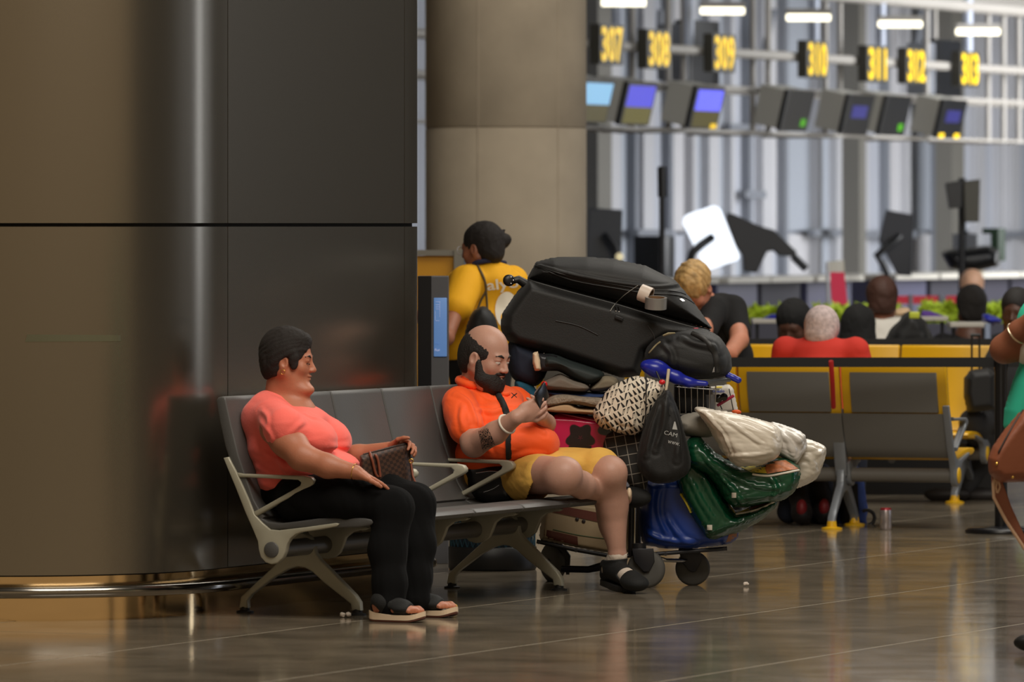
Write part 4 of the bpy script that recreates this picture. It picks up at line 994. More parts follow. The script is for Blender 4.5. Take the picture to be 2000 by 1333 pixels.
# magenta case with dark flowers
M_mag = mat('magenta_flower_shell', rgb(190, 14, 74), rough=.22, spec=.6); nt, b = nodes(M_mag); Lk = nt.links
tc = nt.nodes.new('ShaderNodeTexCoord'); mp = nt.nodes.new('ShaderNodeMapping'); mp.inputs['Scale'].default_value = (8, .01, 8); mp.inputs['Location'].default_value = (.3, 0, .15)
vo = nt.nodes.new('ShaderNodeTexVoronoi'); vo.inputs['Scale'].default_value = 1.; vo.inputs['Randomness'].default_value = .55
sb = nt.nodes.new('ShaderNodeVectorMath'); sb.operation = 'SUBTRACT'; sx = nt.nodes.new('ShaderNodeSeparateXYZ'); at = nt.nodes.new('ShaderNodeMath'); at.operation = 'ARCTAN2'
mu = nt.nodes.new('ShaderNodeMath'); mu.operation = 'MULTIPLY'; mu.inputs[1].default_value = 5; sn = nt.nodes.new('ShaderNodeMath'); sn.operation = 'SINE'
ma = nt.nodes.new('ShaderNodeMath'); ma.operation = 'MULTIPLY_ADD'; ma.inputs[1].default_value = .07; cr2 = nt.nodes.new('ShaderNodeValToRGB'); e = cr2.color_ramp
e.elements[0].color = rgb(150, 12, 60); e.elements[0].position = .10; e.elements[1].position = .14; e.elements[1].color = rgb(24, 8, 16)
q = e.elements.new(.46); q.color = rgb(24, 8, 16); q = e.elements.new(.50); q.color = rgb(190, 14, 74)
Lk.new(tc.outputs['Object'], mp.inputs[0]); Lk.new(mp.outputs[0], vo.inputs['Vector']); Lk.new(mp.outputs[0], sb.inputs[0]); Lk.new(vo.outputs['Position'], sb.inputs[1]); Lk.new(sb.outputs[0], sx.inputs[0])
Lk.new(sx.outputs['Z'], at.inputs[0]); Lk.new(sx.outputs['X'], at.inputs[1]); Lk.new(at.outputs[0], mu.inputs[0]); Lk.new(mu.outputs[0], sn.inputs[0]); Lk.new(sn.outputs[0], ma.inputs[0]); Lk.new(vo.outputs['Distance'], ma.inputs[2]); Lk.new(ma.outputs[0], cr2.inputs[0]); Lk.new(cr2.outputs[0], b.inputs[0])
mg = thing('hard_suitcase', 'magenta hard suitcase printed with black flowers behind the belly of the man', 'suitcase', W(1130, 905, 29.1))
K = Sdf(.005); K.poly([(1052, 802), (1120, 806), (1196, 816), (1230, 822), (1228, 912), (1180, 910), (1052, 900)], 29.08, .19, .03); mv = K.mesh(); ob('case_body', mv, M_mag, mg); tm = bvh(mv)
ob('rim', seam(tm, [(1074, 804), (1110, 812), (1160, 822), (1200, 828)], .003, .001), mat('pink_rim', rgb(214, 120, 150), rough=.3), mg)
ob('lower_shell', box(W(1140, 893, 29.08), (.20, .20, .045), None, .02), M_bk, mg)
# cream case at the bottom
M_cream = mat('cream_leatherette', rgb(158, 138, 108), rough=.6, bump=.05); M_red = mat('red_brown_trim', rgb(88, 40, 28), rough=.5)
cs = thing('vintage_suitcase', 'cream suitcase with red-brown trim on the cart platform under the bench seat', 'suitcase', W(1150, 1080, 29.2))
K = Sdf(.005); K.poly([(1066, 972), (1150, 978), (1240, 990), (1240, 1078), (1200, 1082), (1130, 1070), (1054, 1053), (1058, 1010)], 29.2, .19, .02); cv = K.mesh(); ob('case_body', cv, M_cream, cs); tcs = bvh(cv)
ob('trim_band', patch(tcs, [(1070, 984), (1212, 1010), (1212, 1030), (1066, 998)], 14, 3, .003, .002), M_red, cs)
ob('trim_band', patch(tcs, [(1056, 1033), (1128, 1049), (1129, 1066), (1055, 1050)], 10, 3, .003, .002), M_red, cs)
ob('green_stripe', seam(tcs, [(1080, 1035), (1130, 1046), (1180, 1053)], .002, .001), mat('green_line', rgb(60, 84, 50), rough=.6), cs)
for px_, py_ in ((1127, 1015), (1140, 1019)): ob('snap', lathe(hit(tcs, px_, py_, 0), (0, -1, 0), [(.008, 0), (.008, .003), (0, .005)], 14), M_dk, cs)
# waste basket behind the bench
M_meshb = mat('teal_wire_mesh', rgb(46, 78, 92), rough=.5, metal=.4)
wb_ = thing('waste_basket', 'black based teal mesh waste basket standing behind the legs of the grey bench', 'bin', W(962, 1118, 30.5)*np.array([1, 1, 0]))
c0 = W(962, 1118, 30.5); c0[2] = 0
ob('base_ring', lathe(c0, (0, 0, 1), [(.0, .001), (.19, .001), (.195, .01), (.195, .10), (.188, .105), (.188, .02), (0, .02)], 40), M_bk, wb_)
wires = []
for k in range(40):
    for sg in (-1, 1):
        p = []
        for j in range(5): a = 2*PI*k/40+sg*j*.10; p.append(c0+np.array([.188*math.cos(a), .188*math.sin(a), .10+j*.05]))
        wires.append(tube(p, .0022, 4, cap=False))
ob('wire_mesh', join(*wires), M_meshb, wb_, kind='stuff')
ob('liner', lathe(c0, (0, 0, 1), [(.178, .03), (.180, .29), (.182, .295), (.176, .29), (.174, .03)], 32), mat('bin_liner', rgb(26, 40, 52), rough=.6), wb_)
ob('top_ring', tube([c0+np.array([.189*math.cos(a), .189*math.sin(a), .30]) for a in np.linspace(0, 2*PI, 41)[:-1]], .006, 8, closed=True), M_bk, wb_)
# patterned washbag
M_pat = mat('white_black_print', rgb(215, 200, 180), rough=.7); nt, b = nodes(M_pat); Lk = nt.links
tc = nt.nodes.new('ShaderNodeTexCoord'); mp = nt.nodes.new('ShaderNodeMapping'); mp.inputs['Rotation'].default_value = (0, .25, 0); mp.inputs['Scale'].default_value = (54, .01, 33)
fl2 = nt.nodes.new('ShaderNodeVectorMath'); fl2.operation = 'FLOOR'; fr2 = nt.nodes.new('ShaderNodeVectorMath'); fr2.operation = 'FRACTION'; wn = nt.nodes.new('ShaderNodeTexWhiteNoise'); wn.noise_dimensions = '3D'
sx = nt.nodes.new('ShaderNodeSeparateXYZ'); Lk.new(tc.outputs['Object'], mp.inputs[0]); Lk.new(mp.outputs[0], fl2.inputs[0]); Lk.new(mp.outputs[0], fr2.inputs[0]); Lk.new(fl2.outputs[0], wn.inputs['Vector']); Lk.new(fr2.outputs[0], sx.inputs[0])
def mth(op, a, bb=None, c_=None):
    n = nt.nodes.new('ShaderNodeMath'); n.operation = op
    for i, z in enumerate((a, bb, c_)):
        if z is None: continue
        if isinstance(z, (int, float)): n.inputs[i].default_value = z
        else: Lk.new(z, n.inputs[i])
    return n.outputs[0]
sg = mth('MULTIPLY_ADD', mth('GREATER_THAN', wn.outputs['Value'], .5), 2., -1.)
sl = mth('MULTIPLY', mth('SUBTRACT', sx.outputs['Z'], .5), sg)          # a slanting stroke in every cell, leaning either way
st = mth('ABSOLUTE', mth('SUBTRACT', mth('SUBTRACT', sx.outputs['X'], .5), mth('MULTIPLY', sl, .7)))
tri = mth('MULTIPLY', mth('LESS_THAN', st, mth('MULTIPLY_ADD', sl, .26, .21)), mth('MULTIPLY', mth('GREATER_THAN', sx.outputs['Z'], .08), mth('LESS_THAN', sx.outputs['Z'], .88)))
inn = mth('MULTIPLY', mth('GREATER_THAN', wn.outputs['Value'], .66), mth('MULTIPLY', mth('LESS_THAN', st, .08), mth('LESS_THAN', mth('ABSOLUTE', mth('SUBTRACT', sx.outputs['Z'], .5)), .22)))
ink = mth('SUBTRACT', tri, inn)
mxc = nt.nodes.new('ShaderNodeMixRGB'); mxc.inputs[1].default_value = rgb(216, 204, 186); mxc.inputs[2].default_value = rgb(26, 22, 20); Lk.new(ink, mxc.inputs[0]); Lk.new(mxc.outputs[0], b.inputs[0])
wbg, wv_, twb = bag('printed_bag', 'white bag with black angular letter print tied to the cart handle', 'bag', [(1160, 808), (1172, 786), (1190, 761), (1212, 746), (1234, 737), (1252, 736), (1296, 752), (1293, 774), (1270, 812), (1244, 849), (1196, 841), (1170, 830)], 28.80, .085, M_pat, .07, (.003, 22), (0, 0, 1), 3, lines=[[(1185, 815), (1200, 835), (1230, 842)], [(1250, 745), (1240, 790), (1235, 840)]], ld=.006)
ob('drawstring', tube([W(1262, 735, 28.72), W(1262, 770, 28.70), W(1261, 812, 28.71), W(1258, 835, 28.72)], .0028, 6), M_bk, wbg)
# checked cloth bag
M_grid = mat('grid_fabric', rgb(44, 42, 40), rough=.85); nt, b = nodes(M_grid); Lk = nt.links
tc = nt.nodes.new('ShaderNodeTexCoord'); mp = nt.nodes.new('ShaderNodeMapping'); mp.inputs['Rotation'].default_value = (0, .18, 0); mp.inputs['Scale'].default_value = (24, .01, 24); fr2 = nt.nodes.new('ShaderNodeVectorMath'); fr2.operation = 'FRACTION'; sx = nt.nodes.new('ShaderNodeSeparateXYZ')
Lk.new(tc.outputs['Object'], mp.inputs[0]); Lk.new(mp.outputs[0], fr2.inputs[0]); Lk.new(fr2.outputs[0], sx.inputs[0])
g_ = mth('MAXIMUM', mth('LESS_THAN', sx.outputs['X'], .08), mth('LESS_THAN', sx.outputs['Z'], .08)); mxc = nt.nodes.new('ShaderNodeMixRGB'); mxc.inputs[1].default_value = rgb(42, 40, 38); mxc.inputs[2].default_value = rgb(150, 144, 134); Lk.new(g_, mxc.inputs[0]); Lk.new(mxc.outputs[0], b.inputs[0])
bag('checked_bag', 'dark cloth bag with white grid lines hanging behind the knee of the man', 'bag', [(1186, 848), (1215, 838), (1250, 838), (1275, 800), (1290, 790), (1275, 860), (1268, 935), (1252, 966), (1228, 945), (1200, 905), (1178, 885)], 28.90, .07, M_grid, .05, (.006, 24), (0, 0, 1), 8)
# black drawstring bag with print
dbg, dv, tdb = bag('drawstring_bag', 'black drawstring bag with small white print hanging from the cart handle', 'bag', [(1292, 772), (1306, 764), (1322, 800), (1338, 860), (1347, 905), (1336, 930), (1302, 945), (1268, 938), (1248, 917), (1245, 885), (1262, 822), (1278, 786)], 28.76, .07, M_nylon, .05, (.006, 26), (0, 0, 1), 5, lines=[[(1300, 780), (1296, 830), (1280, 880)], [(1310, 790), (1325, 850), (1322, 900)], [(1290, 785), (1272, 840), (1262, 890)]])
M_wp = mat('white_print', rgb(170, 170, 168), rough=.7)
ob('lettering', decal_text(tdb, 'CAM', (1310, 848), 26, 8, 14, .003), M_wp, dbg); ob('lettering', decal_text(tdb, 'www.', (1316, 866), 24, 6, 14, .003), M_wp, dbg)
ob('tent_emblem', patch(tdb, [(1317, 824), (1319, 824), (1323, 840), (1313, 839)], 2, 3, .003, .001), M_wp, dbg)
ob('drawcord', tube([W(1298, 768, 28.76), W(1290, 745, 28.78), W(1282, 726, 28.80)], .004, 6), M_bk, dbg)
ob('drawcord', tube([W(1300, 768, 28.76), W(1304, 740, 28.78), W(1306, 722, 28.80)], [.006, .007, .007], 6), mat('cream_cord', rgb(190, 176, 150), rough=.8), dbg)
K = Sdf(.003); K.ell(W(1293, 747, 28.74), (.014, .012, .011), None, .003); tag(ob('luggage_tag', K.mesh(), MATS['red_cap']), 'small red tag hanging from the blue cart handle', 'tag')
# black box, paper bag, sunglasses, clear cup behind the handle
bx_ = thing('cool_bag', 'black boxy bag standing in the cart basket behind the wires', 'bag', W(1350, 812, 29.12)); ob('bag_body', box(W(1352, 778, 29.14), (.075, .10, .062), None, .012), M_nylon, bx_); ob('zip', tube([W(1318, 755, 29.03), W(1386, 755, 29.03)], .003, 6), M_chrome, bx_)
pg_ = thing('carrier_bag', 'white carrier bag with blue and yellow print standing behind the cart handle', 'bag', W(1415, 812, 29.3))
K = Sdf(.004); K.poly([(1386, 756), (1424, 752), (1432, 760), (1442, 806), (1388, 812)], 29.3, .05, .02); pv_ = K.mesh(); ob('bag_body', pv_, mat('white_paper', rgb(205, 198, 188), rough=.6), pg_); tp_ = bvh(pv_)
ob('printed_word', decal_text(tp_, 'colorado' if False else 'celado', (1403, 764), 24, 6, 0, .003, .01), mat('print_blue', rgb(50, 80, 190), rough=.6), pg_); ob('yellow_print', patch(tp_, [(1394, 752), (1412, 752), (1410, 758), (1395, 758)], 3, 2, .004), mat('print_yellow', rgb(225, 200, 70), rough=.6), pg_)
ob('side_line', seam(tp_, [(1424, 760), (1429, 785), (1433, 806)], .002, .001), M_bk, pg_)
single('mobile_case', box(W(1417, 783, 29.1), (.042, .012, .006), np.array([unit((.82, 0, .50)), [0, 1, 0], unit((-.5, 0, .82))]), .004), mat('crimson_case', rgb(176, 24, 70), rough=.35), 'crimson phone case lying slanted before the white carrier bag', 'phone case')
single('sunglasses', join(lathe(W(1403, 779, 29.08), (0, -1, .2), [(.018, 0), (.018, .004), (0, .006)], 20), lathe(W(1414, 776, 29.08), (0, -1, .2), [(.016, 0), (.016, .004), (0, .006)], 20), tube([W(1397, 781, 29.08), W(1404, 785, 29.1), W(1410, 800, 29.14)], .0025, 6)), mat('dark_lens', rgb(24, 18, 16), rough=.1), 'dark sunglasses lying beside the crimson phone case', 'sunglasses')
single('plastic_cup', lathe(W(1388, 806, 29.05), (0, 0, 1), [(.015, 0), (.018, .002), (.024, .07), (.025, .075), (.023, .07), (.016, .004)], 24), MATS['clear_plastic'], 'clear plastic cup in the cart basket beside the crimson phone case', 'cup')
single('orange', (lambda K: (K.ell(W(1438, 806, 29.2), (.022, .02, .012), None), K.mesh())[1])(Sdf(.004)), mat('orange_cloth', rgb(228, 92, 30), rough=.7), 'orange bundle peeping over the white plastic bag', 'bundle')
# blue bag, green shoppers, pillow, plastic bags
M_bvin = mat('blue_vinyl', rgb(24, 58, 140), rough=.38, bump=.1, bscale=16.)
bb, bv_, tbb = bag('blue_bag', 'large blue shopping bag on the rear of the cart above the wheels', 'bag', [(1262, 935), (1330, 930), (1380, 960), (1432, 1010), (1440, 1040), (1430, 1056), (1380, 1068), (1322, 1072), (1270, 1068), (1256, 1058), (1252, 1016), (1255, 960)], 29.10, .15, M_bvin, .05, (.008, 16), (0, 0, 1), 11, lines=[[(1290, 950), (1285, 1000), (1305, 1050)], [(1300, 1010), (1330, 1050), (1360, 1062)], [(1262, 1040), (1300, 1056), (1350, 1060)]])
ob('trim', patch(tbb, [(1424, 1044), (1440, 1040), (1438, 1056), (1418, 1060)], 3, 3, .004), mat('brown_print', rgb(150, 96, 60), rough=.6), bb)
M_gr = mat('dark_green_gloss', rgb(12, 66, 42), rough=.24, spec=.6, bump=.06, bscale=18.)
M_yel = mat('yellow_print2', rgb(226, 206, 70), rough=.4); M_br = mat('basket_print', rgb(176, 104, 58), rough=.45, var=.35, vscale=70.); M_wt = mat('white_piping', rgb(222, 214, 200), rough=.4)
gl, gv_, tgl = bag('green_bag', 'lower dark green glossy shopping bag hanging off the back of the cart', 'bag', [(1322, 928), (1345, 895), (1383, 920), (1410, 965), (1436, 1002), (1480, 985), (1514, 976), (1512, 992), (1474, 1022), (1430, 1040), (1388, 1052), (1370, 1036), (1350, 1004), (1330, 966)], 28.98, .12, M_gr, .045, (.007, 20), (.3, 0, 1), 4, group='green shopping bags', lines=[[(1345, 930), (1370, 980), (1395, 1020)], [(1370, 925), (1395, 975), (1420, 1010)], [(1440, 1012), (1470, 1008), (1500, 992)]])
ob('white_piping', seam(tgl, [(1437, 1005), (1465, 1000), (1490, 992), (1513, 980)], .005, .002), M_wt, gl)
ob('yellow_panel', patch(tgl, [(1432, 985), (1458, 984), (1464, 997), (1438, 1003)], 5, 3, .006), M_yel, gl); ob('basket_panel', patch(tgl, [(1462, 986), (1512, 976), (1513, 981), (1466, 996)], 6, 3, .006), M_br, gl)
ob('yellow_edge', seam(tgl, [(1330, 966), (1340, 982), (1350, 1002)], .006, .002), M_yel, gl)
ob('cream_seam', seam(tgl, [(1384, 922), (1408, 960), (1435, 1002)], .003, .002), mat('cream_seam', rgb(196, 172, 110), rough=.5), gl)
ob('recycling_mark', patch(tgl, [(1381, 1026), (1391, 1026), (1391, 1036), (1381, 1036)], 2, 2, .004), M_wt, gl)
gu, gv_, tgu = bag('green_bag', 'upper dark green glossy shopping bag with brown basket print under the white plastic bags', 'bag', [(1338, 868), (1364, 854), (1398, 886), (1435, 908), (1470, 912), (1500, 900), (1533, 897), (1561, 916), (1556, 950), (1536, 973), (1495, 982), (1431, 990), (1400, 950), (1380, 925), (1345, 905)], 28.90, .13, M_gr, .045, (.007, 20), (1, 0, .2), 6, group='green shopping bags', lines=[[(1390, 900), (1430, 930), (1480, 950), (1530, 955)], [(1400, 930), (1430, 955), (1450, 985)], [(1370, 880), (1395, 915), (1420, 935)], [(1500, 930), (1515, 950), (1510, 975)]])
ob('white_piping', seam(tgu, [(1470, 927), (1500, 930), (1530, 925), (1560, 919)], .005, .002), M_wt, gu)
ob('basket_panel', patch(tgu, [(1490, 904), (1534, 899), (1560, 916), (1498, 926)], 8, 4, .005), M_br, gu); ob('yellow_panel', patch(tgu, [(1440, 910), (1492, 907), (1498, 925), (1468, 923)], 6, 3, .005), M_yel, gu)
ob('recycling_mark', patch(tgu, [(1429, 963), (1438, 963), (1438, 973), (1429, 973)], 2, 2, .004), M_wt, gu)
cloth('pillow', 'grey pillow stuffed behind the white plastic bag', 'pillow', [(1324, 820), (1345, 809), (1383, 806), (1398, 826), (1402, 848), (1370, 855), (1336, 850), (1326, 836)], 28.92, .10, mat('grey_pillow', rgb(142, 136, 126), rough=.85), edge=.05, amp=.002, freq=20)
def plastic(name, r, g, b_, tr=.15):
    m = mat(name, rgb(r, g, b_), rough=.36, spec=.5, bump=.2, bscale=30., trans=tr*.6); return m
M_pl = plastic('white_polythene', 216, 206, 190)
bag('plastic_bag', 'large crumpled white plastic bag on top of the green shopping bags', 'bag', [(1358, 798), (1390, 800), (1439, 809), (1499, 826), (1522, 842), (1526, 870), (1512, 897), (1460, 910), (1435, 905), (1408, 875), (1388, 840), (1370, 815)], 28.76, .12, M_pl, .06, (.005, 30), (1, 0, -.35), 31, group='plastic bags', lines=[[(1375, 805), (1410, 845), (1430, 890)], [(1390, 805), (1440, 835), (1490, 870)], [(1420, 890), (1460, 890), (1505, 885)], [(1400, 815), (1460, 825), (1515, 850)]], ld=.005, lw=.007)
bag('plastic_bag', 'white plastic bag sticking out right of the largest plastic bag', 'bag', [(1500, 828), (1536, 834), (1572, 852), (1570, 880), (1552, 905), (1525, 890), (1505, 870)], 28.95, .09, plastic('white_polythene_thin', 206, 200, 192, .25), .05, (.008, 34), (1, 0, -.4), 14, group='plastic bags', lines=[[(1515, 835), (1535, 855), (1550, 885)], [(1530, 840), (1555, 855), (1568, 870)]])
pb3, v3, t3 = bag('plastic_bag', 'translucent plastic bag with vegetables hanging at the far right of the cart', 'bag', [(1540, 862), (1572, 860), (1606, 872), (1612, 884), (1602, 920), (1586, 940), (1552, 954), (1535, 945), (1540, 900)], 29.05, .08, plastic('clear_polythene', 205, 196, 180, .35), .05, (.007, 36), (1, 0, .1), 19, group='plastic bags', lines=[[(1558, 890), (1580, 896), (1590, 910)], [(1555, 878), (1580, 874), (1600, 884)]])
# scraps on the floor
for i, (px_, py_, d_, m, lb, s_) in enumerate(((674, 1207, 26.75, mat('paper_white', rgb(224, 210, 196), rough=.8), 'crumpled white tissue scrap beside the front foot of the grey bench', .016), (888, 1190, 27.35, mat('paper_yellow', rgb(214, 176, 70), rough=.7), 'crumpled yellow wrapper by the toes of the woman in coral', .014), (1457, 1146, 29.05, MATS['paper_white'], 'tiny white paper scrap on the floor right of the cart', .008))):
    K = Sdf(.0025)
    for k in range(4):
        r_ = random.Random(i*9+k); K.ell(np.array([(px_-1000)*d_/FPX+r_.uniform(-s_, s_), d_, .006+r_.uniform(0, .008)]), (s_*r_.uniform(.5, .9), s_*.6, .007), basis((r_.uniform(-1, 1), r_.uniform(-1, 1), .5)), .002)
    single('paper_scrap', folds(K.mesh(), .003, 200, i), m, lb, 'litter')
# ---------------------------------------------------------------- yellow beam seating
M_ysh = mat('yellow_shell', rgb(220, 168, 16), rough=.35); M_gpan = mat('grey_rear_cover', rgb(104, 102, 98), rough=.6); M_gal = mat('grey_aluminium', rgb(128, 132, 138), rough=.35, metal=.3)
M_ycap = mat('yellow_cap', rgb(226, 176, 20), rough=.4); M_grail = mat('grey_beam_paint', rgb(106, 102, 96), rough=.5)
def bench_y(label, O, Uv, Vv, joints, legs, pitch, arms, back_cover=True, group=None):
    O = np.asarray(O, float); Uv = unit(Uv); Vv = unit(Vv); A = np.array([Uv, Vv, [0, 0, 1.]])
    at = lambda sec, u: np.array([O+Uv*u+Vv*v+np.array([0, 0, h]) for v, h in sec])
    root = thing('airport_bench', label, 'bench', O+Vv*.25, group)
    u0, u1 = joints[0], joints[-1]
    ob('beam', cyl(at([bc], u0)[0], at([bc], u1)[0], .036, 20), M_grail, root)
    g = .006
    for a, b in zip(joints[:-1], joints[1:]):
        m = (a+b)/2; hw = (b-a)/2-g
        bk = ob('backrest', prism(at(BACK, m), Uv*hw, .006), M_ysh, root)
        if back_cover:
            lo = [(v-.012, h) for v, h in BACK[9:]]; o = sorted(BACK[11:], key=lambda q: q[1])
            def outer(h):
                vv = [q[0] for q in o]; hh = [q[1] for q in o]; return float(np.interp(h, hh, vv))-.008
            for h0, h1, w_ in ((.585, .785, hw-.048), (.355, .578, hw+.004)):
                n = 5; hs = np.linspace(h0, h1, n); sec = [(outer(h)-.010, h) for h in hs]+[(outer(h)+.012, h) for h in hs[::-1]]
                ob('rear_cover', prism(at(sec, m), Uv*w_, .003), M_gpan, bk)
        ob('seat', prism(at(PAN, m), Uv*hw, .006), M_ysh, root)
    for u in (u0+.01, u1-.01):
        sg = 1 if u > (u0+u1)/2 else -1
        fr = ob('end_frame', prism(at([(v-.02 if h > .35 else v, h) for v, h in FRAME], u), Uv*.017, .004), M_gal, root)
        ob('end_cap', lathe(at([bc], u)[0], Uv*sg, [(.040, 0), (.040, .020), (.036, .0225), (0, .023)], 28), M_ycap, fr)
    for u in joints[1:-1]: ob('seat_bracket', prism(at(BRK, u), Uv*.012, .003), M_gal, root)
    for u in arms: ob('armrest', prism(at(ARM, u), Uv*.018, .005), M_gal, root)
    for u in legs:
        lg = ob('leg', prism(at(LEG, u), Uv*.020, .006), M_gal, root)
        if back_cover: ob('rear_strut', prism(at([(.10, .60), (.13, .60), (.235, .30), (.20, .26), (.17, .34)], u), Uv*.03, .004), M_gal, lg)
        for px_, py_ in ((478.5, 1186), (698.5, 1191)):
            v_, h_ = vw(px_, py_, .325); b_ = O+Uv*u+Vv*v_; b_[2] = 0
            ob('foot_pad', lathe(b_, (0, 0, 1), [(.052, 0), (.052, .008), (.026, .014), (.022, h_+.02)], 24), M_ycap, lg)
    return root
V2 = unit((.28, .96, 0)); U2 = unit((.96, -.28, 0))
P2 = np.array([1.597, 34.5, 0.])
by1 = bench_y('yellow bench seen from behind with grey rear covers right of the luggage cart', P2, U2, V2, [-1.56, -1.03, -.50, .03, .58], [0, -1.3], .53, [.58, .03, -.5])
by2 = bench_y('yellow bench facing the viewer behind the black barrier belt', (2.15+.02, 38.35, 0), U2, -V2, [-1.59, -1.06, -.53, 0, .53], [.40, -1.3], .53, [0, .515], False)
for u_ in (-.265,):
    pass
# wheelchair symbol on the yellow backrest
M_wsym = mat('symbol_white', rgb(228, 214, 170), rough=.6)
c_ = W(1846, 712, 38.26)
ob('wheelchair_symbol', join(tube([c_+np.array([.055*math.cos(a), -.0, .055*math.sin(a)-.015]) for a in np.linspace(-2.9, -.3, 14)], .006, 6), tube([c_+np.array([0, 0, z]) for z in (.07, .03, .0)], .007, 6), tube([c_+np.array([0, 0, 0]), c_+np.array([.04, 0, 0]), c_+np.array([.055, 0, -.05])], .006, 6)), M_wsym, by2)
# barrier post, belt and red ribbon
M_post = mat('black_powder_coat', rgb(16, 16, 20), rough=.32)
st = thing('barrier_post', 'black retractable belt barrier post right of the yellow bench', 'post', W(1955, 1040, 34.1)*np.array([1, 1, 0]))
c0 = W(1955, 1040, 34.1); c0[2] = 0
ob('base', lathe(c0, (0, 0, 1), [(.175, 0), (.178, .012), (.165, .026), (.04, .034)], 44), M_post, st)
ob('pole', lathe(c0, (0, 0, 1), [(.031, .03), (.031, .80), (.034, .805), (.034, .875), (.030, .882)], 28), M_post, st)
ob('top_cap', lathe(c0, (0, 0, 1), [(.029, .882), (.027, .889), (0, .890)], 28), mat('cap_grey', rgb(120, 120, 124), rough=.3), st)
for a, b_, lb in ((1380, 1952, 'black barrier belt running in front of the yellow backrests'), (1960, 2200, 'black barrier belt leaving the post towards the right')):
    p0 = W(a, 709, 34.12 if a < 1900 else 34.1); p1 = W(b_, 707, 34.1)
    single('barrier_belt', box((p0+p1)/2, (abs(p1[0]-p0[0])/2, .002, .024)), mat('black_belt', rgb(14, 14, 15), rough=.7), lb, 'belt')
p0 = W(1623, 706, 34.06); p1 = W(1628, 796, 34.3)
single('ribbon', tube([p0, (p0+p1)/2+np.array([0, -.03, 0]), p1], .012, 8, flat=((0, 1, 0), .2)), mat('red_ribbon', rgb(186, 28, 28), rough=.6), 'red ribbon hanging from the barrier belt between two yellow backrests', 'ribbon')
# drinks can
cc0 = W(1730, 1036, 34.45); cc0[2] = 0
can = thing('drinks_can', 'silver and red drinks can standing on the floor', 'can', cc0)
ob('can_body', lathe(cc0, (0, 0, 1), [(.0, .002), (.024, 0), (.029, .008), (.029, .098), (.025, .108), (.024, .108), (.023, .105), (0, .104)], 32), mat('can_silver', rgb(176, 166, 166), rough=.3, metal=.7, var=.3, vscale=30.), can)
ob('can_rim', lathe(cc0, (0, 0, 1), [(.0265, .101), (.0285, .0995), (.026, .1085), (.0245, .110)], 32), mat('can_red', rgb(150, 30, 44), rough=.3, metal=.4), can)
# info totem beside the pillar, yellow display stand behind
tt = thing('info_totem', 'slim grey and black totem with lit blue panel beside the metal pillar', 'sign', W(858, 755, 31)*np.array([1, 1, 0]))
x0, x1 = W(829, 540, 31)[0], W(842, 540, 31)[0]; x2 = W(875.5, 540, 31)[0]; ht = W(842, 540, 31)[2]
ob('black_side', box(((x0-.03+x1)/2, 31.15, ht/2), ((x1-x0+.03)/2, .16, ht/2)), M_post, tt, False); ob('grey_body', box(((x1+x2)/2, 31.16, ht/2), ((x2-x1)/2, .17, ht/2), None, .003), mat('totem_grey', rgb(84, 84, 88), rough=.5), tt, False)
pc = W(860, 639.5, 30.985); M_bl = mat('lit_blue_panel', rgb(96, 134, 190), rough=.4, emit=rgb(100, 142, 205), estr=.32)
pl = ob('lit_panel', box(pc, (.0295, .004, .132), None, .0035), M_bl, tt, True)
M_lw = mat('panel_white', rgb(210, 214, 235), rough=.4, emit=rgb(205, 210, 235), estr=.3)
ob('panel_word', place(text('Fluxi', .022, .011, .0006), W(854, 684, 30.978), (1, 0, 0), (0, 0, 1)), M_lw, tt, False)
ob('panel_word', place(text('Fly', .020, .009, .0006), W(854, 672, 30.978), (1, 0, 0), (0, 0, 1)), MATS['lit_blue_panel'], tt, False)
marks = [tube([W(851, y_, 30.978), W(851+l_, y_, 30.978)], .0007, 4) for y_, l_ in ((590, 9), (596, 8), (600, 8), (604, 7), (627, 7))]+[tube([W(850, 608, 30.978), W(850, 626, 30.978)], .0005, 4), tube([W(859, 590, 30.978), W(859, 620, 30.978)], .0005, 4)]
ob('panel_marks', join(*marks), M_lw, tt)
ds = thing('display_stand', 'yellow display board in a grey frame behind the blue totem', 'sign', W(870, 900, 37)*np.array([1, 1, 0]))
a = W(800, 500, 37); b_ = W(887, 560, 37); ob('board', box(((a[0]+b_[0])/2, 37.02, (a[2]+.3)/2), ((b_[0]-a[0])/2, .012, (a[2]-.3)/2)), mat('board_yellow', rgb(196, 138, 8), rough=.5), ds, False)
ob('top_rail', box(((a[0]+b_[0])/2, 37.0, W(0, 494, 37)[2]), ((b_[0]-a[0])/2+.03, .02, .015)), mat('frame_grey', rgb(120, 116, 106), rough=.5), ds, False)
c_ = W(897, 488, 37); ob('post', box((c_[0], 37., c_[2]/2), (.028, .03, c_[2]/2)), MATS['frame_grey'], ds, False); c_ = W(912, 500, 37); ob('acrylic_holder', box((c_[0], 36.98, c_[2]-.14), (.016, .01, .14)), mat('pale_blue_plastic', rgb(120, 132, 156), rough=.3), ds, False)

